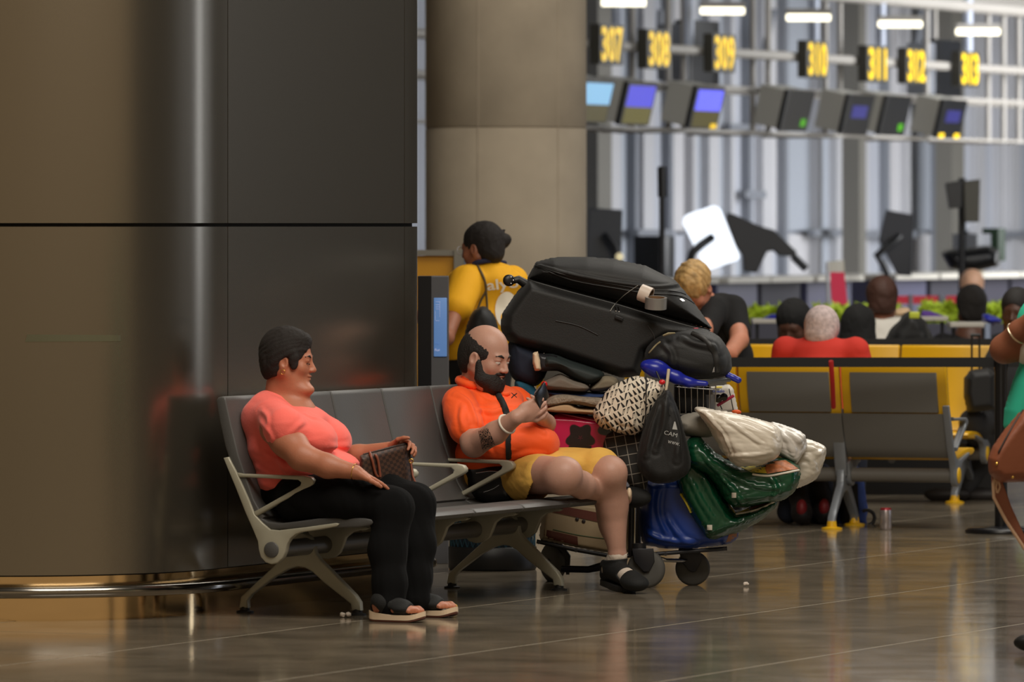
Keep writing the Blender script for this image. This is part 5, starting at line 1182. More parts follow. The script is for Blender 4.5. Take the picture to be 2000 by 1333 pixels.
# ---------------------------------------------------------------- people further back
def figure(label, skin, top, topm, parts, h=.007):
    """parts: list of (name, Sdf, material, folds)"""
    pass
M_ysh2 = mat('yellow_tee', rgb(236, 172, 14), rough=.8, bump=.1, bscale=120.); sk3 = skin_mat('olive_skin', 150, 96, 72); M_blk2 = mat('black_cotton', rgb(14, 14, 16), rough=.9)
stf = thing('person', 'woman with dark hair bun in yellow printed T-shirt standing with her back turned', 'person', W(945, 1043, 34)*np.array([1, 1, 0]))
sf = unit((-.80, .55, -.12)); S = Sdf(.006); A, P = head(S, W(940, 484, 34), sf, 1.0)
S.cone(W(948, 500, 34), W(952, 535, 34), .052, .058, .03); S.ell(W(950, 545, 34), (.15, .08, .04), None, .03)
S.chain([W(905, 570, 33.85), W(888, 610, 33.8), W(872, 660, 33.6), W(845, 640, 33.5)], [.04, .044, .036, .028], .02); hand(S, W(845, 640, 33.5), (-.6, -.3, .3), (0, 0, 1), 1.)
S.chain([W(1008, 572, 34.15), W(1028, 615, 34.1), W(1010, 650, 33.9)], [.04, .044, .036], .02)
ob('body', S.mesh(), sk3, stf)
T = Sdf(.006); T.ell(W(948, 562, 34), (.175, .115, .11), None, .04); T.ell(W(945, 630, 34), (.165, .12, .16), None, .05); T.ell(W(938, 690, 34), (.165, .125, .10), None, .05); T.ell(W(952, 528, 34), (.12, .085, .04), None, .04)
T.cone(W(912, 550, 33.92), W(893, 600, 33.8), .082, .076, .03); T.cone(W(1000, 550, 34.1), W(1022, 600, 34.12), .078, .072, .03); T.ell(W(950, 548, 34), (.20, .12, .07), None, .03); T.cone(W(952, 520, 34), W(953, 508, 34), .062, .056, .02)
T.half(W(940, 702, 34), (0, 0, -1)); tv = folds(T.mesh(), .007, 15, 3, (0, 0, 1), .5); ob('t_shirt', tv, M_ysh2, stf); tst = bvh(tv)
ob('printed_word', decal_text(tst, 'alyo', (982, 558), 62, 27, -6, .004, .015), mat('print_pale', rgb(235, 225, 205), rough=.7), stf)
pts = [(990+23*math.cos(a), 606+36*math.sin(a)) for a in np.linspace(0, 2*PI, 25)[:-1]]; q = on(tst, [(990, 606)]+pts, .004); ob('printed_disc', (np.array(q), [[0, (i % 24)+1, ((i+1) % 24)+1] for i in range(24)]), MATS['print_pale'], stf)
ob('lanyard', tube([W(925, 516, 33.93), W(935, 512, 33.91), W(955, 509, 33.92), W(978, 512, 34.0), W(986, 514, 34.05)], .012, 8, flat=((0, 1, 0), .3)), mat('navy_lanyard', rgb(24, 28, 62), rough=.7), stf)
K = Sdf(.007); K.ell(W(938, 715, 34), (.16, .13, .10), None, .04)
for x_ in (915, 962): K.chain([W(x_, 730, 34), W(x_, 870, 34), W(x_, 1025, 34)], [.095, .068, .05], .03)
ob('trousers', K.mesh(), M_blk2, stf)
for x_ in (911, 958): K = Sdf(.007); K.ell(W(x_, 1032, 33.95)*np.array([1, 1, 1]), (.045, .13, .036), basis((.8, -.55, 0)), .01); ob('shoe', K.mesh(), M_bk, stf)
H = Sdf(.005); H.ell(P(0, -.020, .035), (.084, .108, .095), A, .01); H.ell(P(0, -.06, -.03), (.07, .06, .06), A, .03); H.ell(P(0, .122, -.03), (.09, .068, .09), A, .012, 's')
H.ell(W(985, 468, 34.0), (.035, .035, .028), None, .02); H.cone(W(960, 478, 33.98), W(984, 474, 34.), .03, .024, .02); H.cone(W(975, 458, 34), W(986, 449, 34), .014, .004, .01)
for x in (-1, 1): H.ell(P(.085*x, .006, -.022), (.03, .024, .034), A, .008, 's')
ob('hair', folds(H.mesh(), .003, 70, 4, None, .6), M_hair1, stf)
ob('glasses', join(tube([P(.075, .01, .0), P(.07, .085, .004)], .002, 6), tube([P(.033+.024*math.cos(a), .105, .020*math.sin(a)-.002) for a in np.linspace(0, 2*PI, 17)[:-1]], .002, 6, closed=True), tube([P(-.033+.024*math.cos(a), .105, .020*math.sin(a)-.002) for a in np.linspace(0, 2*PI, 17)[:-1]], .002, 6, closed=True)), mat('clear_frame', rgb(190, 190, 196), rough=.2), stf)
db2, dv2, tdd = bag('drawstring_bag', 'black drawstring bag on the back of the woman in yellow T-shirt', 'bag', [(922, 612), (938, 600), (952, 604), (966, 622), (972, 660), (966, 720), (925, 735), (900, 728), (905, 680), (912, 640)], 33.72, .07, M_nylon, .05, (.006, 22), (0, 0, 1), 5, h=.006)
for pts in ([(932, 517), (946, 545), (950, 575), (952, 604)], [(932, 517), (950, 560), (940, 585), (932, 606)]):
    q = on(tst, smooth_poly(pts, 4, False), .008); ob('cord', tube(q, .0055, 6), mat('brown_cord', rgb(86, 74, 52), rough=.8), db2)
# fair-haired person in black bending over
sk4 = skin_mat('ruddy_skin', 196, 132, 106); M_blond = mat('blond_hair', rgb(186, 150, 96), rough=.6, bump=.6, bscale=50., var=.35, vscale=30.)
bl = thing('person', 'person with short blond hair in black T-shirt bending over behind the black suitcase', 'person', W(1410, 1010, 36)*np.array([1, 1, 0]))
S = Sdf(.007); hf2 = unit((-.35, -.55, -.80)); A, P = head(S, W(1356, 562, 35.9), hf2, 1.02, up=(-.3, -.6, .6))
S.cone(W(1368, 580, 36), W(1400, 610, 36.1), .056, .066, .03); S.ell(W(1412, 640, 36.1), (.12, .12, .14), None, .03)
S.chain([W(1440, 620, 36), W(1444, 665, 35.8), W(1425, 692, 35.5), W(1395, 690, 35.3)], [.055, .046, .038, .03], .02); hand(S, W(1395, 690, 35.3), (-1, -.2, -.1), (0, 0, -1), 1.)
S.chain([W(1385, 620, 35.9), W(1365, 670, 35.6), W(1370, 700, 35.3)], [.05, .045, .035], .02); ob('body', S.mesh(), sk4, bl)
T = Sdf(.007); T.ell(W(1416, 640, 36.1), (.125, .14, .17), None, .04); T.ell(W(1420, 700, 36.15), (.14, .14, .14), None, .04); T.cone(W(1430, 605, 36.0), W(1443, 650, 35.9), .075, .066, .03); T.cone(W(1395, 605, 35.95), W(1378, 645, 35.8), .07, .062, .03); T.ell(W(1405, 592, 36.05), (.07, .08, .05), None, .04)
ob('t_shirt', folds(T.mesh(), .006, 16, 4, (0, 0, 1), .5), M_blk2, bl)
K = Sdf(.008); K.ell(W(1425, 745, 36.2), (.15, .15, .12), None, .04)
for x_ in (1405, 1450): K.chain([W(x_, 770, 36.2), W(x_, 880, 36.1), W(x_, 1000, 36.2)], [.09, .065, .05], .03)
ob('trousers', K.mesh(), M_navy, bl)
for x_ in (1402, 1447): K = Sdf(.008); K.ell(W(x_, 999, 36.1), (.045, .12, .035), None, .01); ob('shoe', K.mesh(), M_bk, bl)
H = Sdf(.006); H.ell(P(0, -.016, .040), (.092, .112, .102), A, .01); H.ell(P(0, .128, -.04), (.09, .07, .10), A, .012, 's'); H.half(P(0, -.06, -.075), -A[2]+A[1]*.3); ob('hair', folds(H.mesh(), .008, 48, 9, A[2], .7), M_blond, bl)
# generic seated background people
def seated(label, hx, hy, d, face, hs, skin, hairm, shirtm, hair_kind='short', tw=.19, seat=.43, trm=M_navy, cap=None, lean=.0, sho=0., h=.009):
    """head centre at px (hx, hy); the body sits below it facing direction face"""
    f = unit(face); s_ = np.cross(unit((f[0], f[1], 0)), [0, 0, 1.]); g = unit((f[0], f[1], 0)); c = W(hx, hy, d); z = np.array([0, 0, 1.]); AA = np.array([g, s_, z])
    root = thing('person', label, 'person', (c[0], c[1], 0))
    S = Sdf(h); A, P = head(S, c, f, hs, detail=abs(f[1]) < .3 or f[1] < 0)
    nb = c-z*.20-g*(.02+lean*.3); hip = np.array([c[0], c[1], seat+.12])-g*(.06+lean)
    S.cone(c-z*.07-g*.02, nb, .055, .065, .03); S.chain([nb, hip], [.12, .13], .04)
    sh = nb-z*(.03-sho)
    for sg in (-1, 1): S.chain([sh+s_*sg*tw, sh+s_*sg*(tw+.03)-z*.26+g*.04, hip+s_*sg*.14+z*.06+g*.28], [.05, .042, .03], .02)
    ob('body', S.mesh(), skin, root)
    T = Sdf(h); T.ell(sh+z*.0, (.10, tw+.01, .07), AA, .05); T.chain([sh-z*.06, (sh+hip)/2, hip], [.135, .15, .16], .05); T.ell(sh-z*.12, (.115, tw, .16), AA, .05)
    for sg in (-1, 1): T.cone(sh+s_*sg*(tw-.01), sh+s_*sg*(tw+.035)-z*.20+g*.03, .074, .066, .03)
    ob('shirt', folds(T.mesh(), .007, 14, int(hx), None, .5), shirtm, root)
    K = Sdf(h); K.ell(hip-z*.02, (.15, .17, .11), AA, .04)
    for sg in (-1, 1): kn = hip+s_*sg*.12+g*.40-z*.03; K.chain([hip+s_*sg*.09, kn, np.array([kn[0], kn[1], .09])-g*(.02+lean)], [.09, .068, .048], .03)
    ob('trousers', K.mesh(), trm, root)
    for sg in (-1, 1): kn = hip+s_*sg*.12+g*(.44-lean); K = Sdf(h); K.ell(np.array([kn[0], kn[1], .045]), (.125, .045, .042), AA, .01); ob('shoe', K.mesh(), M_bk, root)
    H = Sdf(h*.8); r = np.array([.086, .108, .098])*hs
    H.ell(P(0, -.02, .038), r, A, .01)
    if hair_kind == 'long': H.ell(P(0, -.045, -.06), np.array([.095, .085, .13])*hs, A, .03); H.ell(P(0, .135, -.03), np.array([.06, .06, .10])*hs, A, .012, 's')
    else:
        H.ell(P(0, -.055, -.02), np.array([.074, .062, .07])*hs, A, .02); H.ell(P(0, .122, -.035), np.array([.09, .068, .10])*hs, A, .012, 's'); H.half(P(0, -.06, -.065), -A[2]+A[1]*.3)
    ob('cap' if cap else 'hair', folds(H.mesh(), .002 if cap else .004, 60, 3, None, .5), cap or hairm, root); return root, A, P
sk5 = skin_mat('dark_skin', 84, 52, 38); sk6 = skin_mat('pale_skin', 186, 150, 132); M_red2 = mat('red_tee', rgb(200, 48, 34), rough=.85); M_wtee = mat('white_tee', rgb(200, 196, 188), rough=.85); M_hbr = mat('short_brown_hair', rgb(66, 38, 28), rough=.7)
rd, A_, P_ = seated('person in red T-shirt and pale headscarf seated on the rear-facing yellow bench', 1606, 652, 35.4, (.25, .93, -.30), 1.05, sk6, M_hair1, M_red2, 'short', .19, .43, mat('dark_jeans', rgb(20, 26, 42), rough=.9), mat('pale_scarf', rgb(190, 172, 170), rough=.9, var=.25, vscale=50.), .04, .14)
for x_, y_, d_ in ((1566, 1012, 35.0), (1610, 1010, 35.1)):
    K = Sdf(.007); c_ = W(x_, y_, d_); c_[2] = .06; K.ell(c_, (.055, .13, .06), None, .01); K.cone(c_+np.array([0, .03, .03]), c_+np.array([-.03, .12, .15]), .05, .055, .02); ob('tucked_shoe', K.mesh(), mat('shoe_black', rgb(18, 14, 16), rough=.7), rd)
    K = Sdf(.006); K.ell(c_+np.array([-.005, -.10, .03]), (.028, .04, .045), None, .01); ob('shoe_panel', K.mesh(), mat('dark_red_panel', rgb(110, 16, 22), rough=.6), rd)
K = Sdf(.008); K.chain([W(1548, 965, 35.2), W(1540, 1000, 35.2)], [.055, .06], .02); K.chain([W(1600, 930, 35.3), W(1600, 1000, 35.25)], [.07, .07], .02); ob('lower_leg', K.mesh(), MATS['dark_jeans'], rd)
seated('person with black hair and grey-green sleeve seated left of the red T-shirt', 1549, 637, 39.6, (-.3, -.9, -.35), 1.15, sk5, mat('black_curly_hair', rgb(12, 12, 13), rough=.9), mat('grey_green_knit', rgb(72, 80, 72), rough=.9), 'long', .18, .45)
seated('person with long black hair seated behind and right of the headscarf', 1676, 648, 40.2, (.1, .98, -.1), 1.18, sk5, MATS['black_curly_hair'], M_blk2, 'long', .17, .43)
seated('man in white T-shirt with short brown hair seated with his back turned', 1722, 588, 41.5, (-.05, 1, -.1), 1.12, skin_mat('tan_skin', 140, 88, 66), M_hbr, M_wtee, 'short', .18, .47, sho=.06)
seated('dark-haired person seated far right with the head before the green hedge', 1897, 603, 44.1, (-.1, .98, -.05), 1.15, sk5, mat('dark_hair2', rgb(22, 18, 16), rough=.9), M_blk2, 'short', .2, .47)
seated('fair bald-headed person far off at the check-in desks', 1898, 563, 54., (0, 1, 0), 1.1, skin_mat('fair_scalp', 214, 168, 138), skin_mat('fair_scalp', 214, 168, 138), M_navy, 'short', .18, .5)
# luggage among them
bag('backpack', 'black backpack with yellow-green tag standing behind the yellow backrests', 'backpack', [(1732, 690), (1738, 650), (1752, 632), (1765, 616), (1778, 610), (1796, 618), (1812, 640), (1818, 690)], 40.2, .16, M_nylon, .07, (.008, 16), None, 3, h=.008)
single('tag', box(W(1786, 616, 40.0), (.03, .008, .02), None, .006), mat('lime_tag', rgb(190, 200, 60), rough=.5), 'yellow-green tag on top of the black backpack', 'tag')
sc2 = thing('trolley_case', 'black cabin case with raised twin handle before the right yellow backrest', 'suitcase', W(1912, 806, 37.75))
K = Sdf(.007); K.poly([(1884, 738), (1895, 724), (1930, 720), (1944, 730), (1944, 800), (1890, 806), (1882, 770)], 37.75, .10, .04); ob('case_body', K.mesh(), M_nylon, sc2)
for x_ in (1898, 1913): ob('handle_tube', tube([W(x_, 655, 37.75), W(x_, 728, 37.75)], .006, 8), M_bk, sc2)
ob('handle_grip', tube([W(1896, 655, 37.75), W(1915, 655, 37.75)], .009, 8), M_bk, sc2)
dk = thing('person', 'person in dark clothes mostly hidden seated behind the barrier post', 'person', W(1965, 980, 37.5)*np.array([1, 1, 0]))
S = Sdf(.008); A, P = head(S, W(1985, 610, 38.0), (-.3, -.9, -.1), 1.0); S.chain([W(1985, 640, 38), W(1980, 700, 38), W(1980, 800, 38)], [.06, .12, .12], .03); ob('body', S.mesh(), sk5, dk)
K = Sdf(.008); K.ell(W(1982, 740, 38.0), (.19, .13, .24), None, .04); K.chain([W(1975, 815, 38.3), W(1900, 826, 37.85), W(1925, 895, 38.2), W(1885, 955, 38.2)], [.09, .07, .06, .05], .03); ob('clothing', K.mesh(), mat('charcoal_fabric', rgb(46, 46, 48), rough=.9), dk)
for c_, r_ in ((W(1850, 966, 38.1), 0), (W(1912, 968, 38.2), 1)): K = Sdf(.007); K.ell(c_, (.13, .06, .045), np.array([unit((.97, -.2, -.1)), unit((.2, .97, 0)), [0, 0, 1]]), .01); ob('shoe', K.mesh(), mat('brown_black_shoe', rgb(30, 25, 23), rough=.6), dk)
H = Sdf(.007); H.ell(P(0, -.02, .04), (.086, .108, .098), A, .01); H.ell(P(0, .122, -.035), (.09, .068, .10), A, .012, 's'); ob('hair', H.mesh(), M_hair2, dk)
# blue backpack under the yellow bench
bkp, bv3, tb3 = bag('backpack', 'blue and black backpack on the floor under the rear-facing yellow bench', 'backpack', [(1640, 1030), (1632, 990), (1640, 940), (1658, 915), (1680, 918), (1690, 960), (1692, 1005), (1688, 1028)], 35.25, .10, mat('blue_backpack', rgb(30, 56, 120), rough=.7), .05, (.008, 18), None, 7, h=.006)
ob('strap_loop', tube([W(1690+15*math.cos(a)+3, 1012+15*math.sin(a), 35.1) for a in np.linspace(-2.2, 2.2, 16)], .009, 8), M_bk, bkp); ob('dark_panel', patch(tb3, [(1640, 950), (1675, 945), (1678, 1024), (1640, 1026)], 5, 6, .006), M_nylon, bkp)
# person in teal on the right edge, nearer than the barrier
tp = thing('person', 'person in teal top with brown skin cut off by the right edge of the view', 'person', W(2060, 1277, 24.5)*np.array([1, 1, 0]))
D = 24.5; sk7 = skin_mat('brown_skin', 126, 74, 50); S = Sdf(.006); A, P = head(S, W(2070, 470, D+.1), (-.9, .3, -.1), 1.0); S.chain([W(2075, 520, D), W(2080, 570, D)], [.055, .06], .03)
S.chain([W(2072, 610, D), W(2030, 672, D), W(1962, 682, D)], [.062, .060, .050], .02); S.chain([W(1962, 682, D), W(1990, 648, D-.05), W(2024, 615, D-.1)], [.048, .038, .028], .02); hand(S, W(2024, 615, D-.1), (.4, -.1, .9), (1, 0, 0), 1.0, curl=(.6, .8, .6)); ob('body', S.mesh(), sk7, tp)
H = Sdf(.006); H.ell(P(0, -.02, .04), (.086, .108, .098), A, .01); H.ell(P(0, -.055, -.02), (.074, .062, .07), A, .02); H.ell(P(0, .122, -.035), (.09, .068, .10), A, .012, 's'); ob('hair', folds(H.mesh(), .003, 60, 3, None, .5), M_hair2, tp)
T = Sdf(.006); T.ell(W(2078, 640, D), (.17, .13, .15), None, .04); T.poly([(2140, 620), (2040, 640), (2000, 690), (1978, 745), (1962, 800), (1960, 835), (2000, 860), (2140, 900)], D+.05, .12, .06); ob('top', folds(T.mesh(), .008, 18, 5, (.3, 0, 1), .5), mat('teal_green_cloth', rgb(40, 178, 146), rough=.8), tp)
T = Sdf(.006); T.cone(W(2066, 615, D), W(2015, 676, D), .078, .072, .03); ob('white_sleeve', folds(T.mesh(), .003, 25, 5), M_wtee, tp)
K = Sdf(.008); 
for x_ in (2050, 2100): K.chain([W(x_, 850, D+.05), W(x_, 1050, D), W(x_, 1250, D)], [.10, .075, .055], .03)
ob('trousers', K.mesh(), M_navy, tp)
for x_ in (2045, 2096): K = Sdf(.008); K.ell(W(x_, 1256, D-.03), (.12, .05, .04), None, .01); ob('shoe', K.mesh(), M_bk, tp)
q = W(1987, 652, D-.045); ax_ = unit(W(2024, 615, D-.1)-W(1990, 648, D-.05)); s1 = unit(np.cross(ax_, [0, 1, 0])); s2 = np.cross(ax_, s1)
ob('bracelet', tube([q+.043*(s1*math.cos(a)+s2*math.sin(a)) for a in np.linspace(0, 2*PI, 25)[:-1]], .004, 8, closed=True), mat('pale_gold', rgb(210, 190, 160), rough=.25, metal=.9), tp)
M_lb = mat('brown_leather', rgb(128, 70, 44), rough=.5, bump=.08, bscale=60.); M_pt = mat('pale_tan_edge', rgb(206, 170, 140), rough=.6)
lb_ = thing('shoulder_bag', 'brown leather shoulder bag hanging at the right edge of the view', 'handbag', W(1980, 945, 24.3))
K = Sdf(.005); K.poly([(2090, 770), (2020, 790), (1990, 808), (1962, 842), (1940, 872), (1929, 895), (1932, 925), (1952, 942), (2000, 940), (2090, 940)], 24.28, .08, .035, slant=(.25, 0)); lv = folds(K.mesh(), .003, 14, 2); ob('bag_body', lv, M_lb, lb_); tlb = bvh(lv)
ob('flap_seam', seam(tlb, [(1998, 802), (1980, 830), (1962, 862), (1950, 885)], .004, .002), M_dk, lb_)
for px_, py_ in ((1947, 906), (1978, 932)): ob('stud', lathe(hit(tlb, px_, py_, 0), (0, -1, 0), [(.006, 0), (.005, .003), (0, .005)], 14), M_gold, lb_)
ob('strap', prism([W(x_, y_, 24.3) for x_, y_ in ((1936, 925), (1952, 925), (1975, 990), (2008, 1062), (2006, 1078), (1996, 1068), (1962, 1010), (1938, 968))], (0, .012, 0), .004), mat('rosy_leather', rgb(150, 92, 70), rough=.5), lb_)
ob('strap_edge', tube([W(1948, 926, 24.27), W(1940, 945, 24.27), W(1941, 972, 24.27), W(1965, 1018, 24.27), W(2002, 1074, 24.27)], .006, 8), M_pt, lb_)
ob('strap_slot', tube([W(1948, 938, 24.27), W(1945, 952, 24.27), W(1948, 964, 24.27), W(1953, 952, 24.27), W(1950, 938, 24.27)], .004, 6), M_pt, lb_)
# ---------------------------------------------------------------- check-in hall far behind
def SG(t, off=0., z=0.): return np.array([.83, 60.4, 0.])+U*t+V*off+np.array([0, 0, z])   # along the counters, out from them, up
def t_at(px, off=0.):
    k = (px-1000)/FPX; p = np.array([.83, 60.4, 0.])+V*off
    return (k*p[1]-p[0])/(U[0]-k*U[1])
def hz(px, py, off=0.):
    t = t_at(px, off); d = SG(t, off)[1]; return CAMH-(py-HOR)*d/FPX
# rear glazed wall
OW = -3.6
M_wp1 = mat('frosted_wall_panel', rgb(168, 172, 182), rough=.4); M_wp2 = mat('frosted_wall_panel_cool', rgb(158, 164, 174), rough=.4); M_wp3 = mat('frosted_wall_panel_warm', rgb(184, 184, 188), rough=.45)
M_mul = mat('white_mullion', rgb(178, 179, 184), rough=.4); M_mdk = mat('dark_mullion', rgb(122, 126, 134), rough=.5); M_pil = mat('dark_pilaster', rgb(108, 106, 100), rough=.6)
wl = ob('wall_back', box(SG(14, OW-.15, 4.0), (26, .05, 4.0), UVW), mat('wall_grey', rgb(150, 154, 164), rough=.6), None, False, kind='structure')
xs = [1100, 1150, 1190, 1232, 1255, 1300, 1345, 1383, 1420, 1455, 1488, 1525, 1590, 1632, 1682, 1724, 1765, 1825, 1870, 1905, 1945, 1975, 2030, 2090]
for i in range(len(xs)-1):
    t0, t1_ = t_at(xs[i], OW), t_at(xs[i+1], OW)
    for z0, z1 in ((.1, 1.42), (1.46, 4.2), (4.24, 7.)):
        ob('wall_panel', box(SG((t0+t1_)/2, OW-.06, (z0+z1)/2), ((t1_-t0)/2-.02, .03, (z1-z0)/2), UVW), (M_wp1, M_wp2, M_wp3, M_wp1, M_wp2)[(i*7+int(z0*2)) % 5], wl, False)
for i, x_ in enumerate(xs[1:-1]):
    big_ = x_ in (1190, 1255, 1383, 1632, 1488, 1905, 1975)
    ob('mullion', box(SG(t_at(x_, OW), OW+.02, 3.6), (.14 if big_ else .05, .05, 3.5), UVW), M_mul if (big_ or i % 2) else M_mdk, wl, False)
for x_, w_ in ((1163, .18), (1668, .10), (1855, .20)):
    ob('pilaster', box(SG(t_at(x_, OW+.5), OW+.5, 2.2), (w_, .10, 2.2), UVW), M_pil, wl, False)
for a_, b_, y_ in ((1240, 1300, 456), (1585, 1640, 455), (1680, 1790, 458), (1950, 2060, 458), (1450, 1490, 380), (1420, 1460, 250)):
    t0, t1_ = t_at(a_, OW+.1), t_at(b_, OW+.1); ob('transom', box(SG((t0+t1_)/2, OW+.1, hz((a_+b_)/2, y_, OW+.1)), ((t1_-t0)/2, .04, .04), UVW), M_mdk, wl, False)
for a_, b_ in ((1512, 1490), (1800, 1788), (1290, 1286)):
    ob('brace', tube([SG(t_at(a_, OW+.3), OW+.3, hz(a_, 20, OW+.3)), SG(t_at(b_, OW+.3), OW+.3, hz(b_, 110, OW+.3))], .035, 8), M_mdk, wl)
ob('wall_left', box((-9, 60, 4), (.1, 45, 4)), mat('side_wall', rgb(120, 110, 96), rough=.7), None, False, kind='structure')
# overhead gantry
M_ybl = mat('sign_case', rgb(54, 52, 44), rough=.5); M_num = mat('yellow_digits', rgb(226, 188, 16), rough=.4, emit=rgb(255, 206, 8), estr=.6); M_rl = mat('cream_rail', rgb(158, 154, 148), rough=.5)
M_hous = mat('grey_housing', rgb(170, 168, 160), rough=.5); M_mon = mat('monitor_black', rgb(18, 20, 24), rough=.35)
gt = thing('overhead_gantry', 'pale metal gantry carrying the yellow gate numbers above the desks', 'gantry', SG(6, 0, 0))
for off_, z_, r_ in ((-.10, 3.10, .045), (-.25, 2.78, .03), (-.25, 2.38, .018), (-.9, 2.78, .022), (-.2, 3.72, .06), (-.9, 3.86, .07), (-.2, 4.05, .05)):
    ob('rail', tube([SG(-4, off_, z_), SG(20, off_, z_)], r_, 10), M_rl, gt)
for x_ in (1235, 1305, 1335, 1470, 1500, 1612, 1640, 1810, 1930, 1960, 1990):
    t = t_at(x_, -.25); ob('hanger', tube([SG(t, -.25, 2.36), SG(t, -.25, 3.72)], .028, 8), M_rl, gt); ob('strut', tube([SG(t, -.25, 2.38), SG(t, -.9, 2.38)], .024, 8), M_rl, gt)
for x_ in (1205, 1345, 1590, 1720, 1890): t = t_at(x_, -.2); ob('hanger', tube([SG(t, -.2, 3.1), SG(t, -.2, 7)], .05, 8), mat('hanger_blue_grey', rgb(170, 178, 196), rough=.4), gt)
ORD = ['first from left', 'second from left', 'third from left', 'middle one', 'third from right', 'second from right', 'rightmost']; LOOK = ['light blue lit', 'indigo lit', 'bright violet-blue lit', 'dark green-dotted', 'faintly blue', 'dark blank', 'dark yellow-lamped']
nums = [('307', 1185, 87), ('308', 1277, 96), ('309', 1405, 104), ('310', 1587, 116), ('311', 1704, 125), ('312', 1780, 129), ('313', 1885, 135)]
scr = [rgb(120, 170, 205), rgb(66, 66, 190), rgb(92, 96, 235), None, rgb(40, 40, 92), None, rgb(36, 36, 84)]
low = [rgb(62, 56, 10), rgb(84, 78, 16), rgb(66, 60, 12), None, None, None, None]
for i, (s_, x_, y_) in enumerate(nums):
    t = t_at(x_, 0); z_ = hz(x_, y_)
    sg = thing('gate_sign', f'dark sign with glowing yellow number {s_}, {ORD[i]} on the gantry', 'sign', SG(t, 0, z_-.18), 'gate number signs')
    ob('case', box(SG(t, 0, z_), (.27, .05, .175), UVW, .008), M_ybl, sg, False)
    ob('digits', place(text(s_, .48, .31, .002, .026), SG(t, .054, z_), U, (0, 0, 1)), M_num, sg, False)
    sc_y = {1185: 190, 1277: 195, 1405: 203, 1587: 209, 1704: 217, 1780: 219, 1885: 226}[x_]
    sx_ = {1185: 1162, 1277: 1246, 1405: 1380, 1587: 1557, 1704: 1675, 1780: 1748, 1885: 1858}[x_]
    t = t_at(sx_, .1); z_ = hz(sx_, sc_y, .1)
    dm = thing('display_monitor', f'{LOOK[i]} overhead monitor, {ORD[i]} of the seven below the gate numbers', 'monitor', SG(t, 0, z_-.2), 'overhead monitors')
    tilt = .24; nn = unit(V-np.array([0, 0, tilt])); uu = np.cross(nn, U)*-1; uu = uu if uu[2] > 0 else -uu; AX = np.array([U, nn, uu])
    ob('housing', box(SG(t+.0, -.05, z_), (.33, .13, .185), AX, .01), M_hous, dm, False)
    ob('bezel', box(SG(t, -.05, z_)+nn*.14, (.34, .025, .195), AX, .008), M_mon, dm, False)
    if scr[i] is not None:
        on_ = i < 3; ob('screen', box(SG(t, -.05, z_)+nn*.166+uu*(.07 if on_ else .03), (.30 if on_ else .2, .002, .095 if on_ else .06), AX), mat(f'screen_{i}', scr[i], rough=.3, emit=scr[i], estr=.9), dm, False)
    if low[i] is not None: ob('screen_footer', box(SG(t, -.05, z_)+nn*.166-uu*.10, (.30, .002, .075), AX), mat(f'footer_{i}', low[i], rough=.3, emit=low[i], estr=.6), dm, False)
    if i in (3, 5): ob('green_light', box(SG(t+.18, -.05, z_)+nn*.168-uu*.11, (.06, .002, .035), AX), mat('green_led', rgb(60, 130, 20), rough=.3, emit=rgb(70, 150, 20), estr=.6), dm, False)
    if i in (2, 6):
        for dt_ in ((-.22, .22) if i == 6 else (.22,)): ob('yellow_light', box(SG(t+dt_, -.05, z_)+nn*.168-uu*.165, (.07, .004, .022), AX, .003), M_num, dm, False)
for x_, y_, n_ in ((1362, 104, 'behind the number 309'), (1840, 136, 'behind the number 313')):
    t = t_at(x_, -.6); z_ = hz(x_, y_, -.6); hm = thing('hanging_monitor', 'large dark monitor hanging '+('left of centre, ' if x_ < 1500 else 'far right, ')+n_, 'monitor', SG(t, -.6, z_-.4))
    ob('housing', box(SG(t-.25, -.66, z_), (.30, .12, .26), UVW, .01), M_mdk, hm, False); ob('bezel', box(SG(t, -.6, z_), (.36, .08, .30), UVW, .01), M_mon, hm, False); ob('bracket', tube([SG(t, -.68, z_+.25), SG(t, -.68, 3.9)], .03, 8), M_rl, hm)
# tube lights
M_tube = mat('lit_tube', rgb(255, 250, 225), rough=.4, emit=rgb(255, 248, 222), estr=2.2)
for i, (x_, y_, n_) in enumerate(((1218, 5, 'leftmost'), (1411, 21, 'second from left'), (1579, 34, 'middle'), (1758, 47, 'second from right'), (1910, 62, 'rightmost'))):
    z_ = hz(x_, y_, .2); t = t_at(x_, .2); c = SG(t, .2, z_); dv = unit((.985, .17, 0))
    tl = thing('tube_light', f'short lit tube light under the ceiling, {n_} of the five', 'light', c, 'tube lights')
    hl = .5*88/2000*36/243*c[1]/18*.5*2*.5; hl = 43*c[1]/FPX
    ob('diffuser', tube([c-dv*hl, c+dv*hl], .034, 12), M_tube, tl); ob('fixture', box(c+np.array([0, 0, .055]), (hl*1.02, .045, .025), np.array([dv, np.cross([0, 0, 1.], dv), [0, 0, 1.]])), M_rl, tl, False)
# ceiling baffles top right
cb = thing('ceiling_baffles', 'rows of pale ceiling baffle beams over the check-in desks', 'ceiling', SG(8, -1, 3.9))
for k, (a_, b_) in enumerate(((t_at(1440, -.6), 20), (t_at(1440, -.6), 20), (t_at(1500, -.6), 20), (t_at(1700, -.6), 22), (t_at(1760, -.6), 22))):
    z_ = 4.10+.14*k-.02*k; ob('baffle', box(SG((a_+b_)/2, -1.2-.35*k, z_), ((b_-a_)/2, .05, .05), UVW), M_rl, cb, False)
ob('ceiling', box((2, 60, 8.2), (16, 50, .05)), mat('ceiling_paint', rgb(120, 118, 112), rough=.8), None, False, kind='structure')
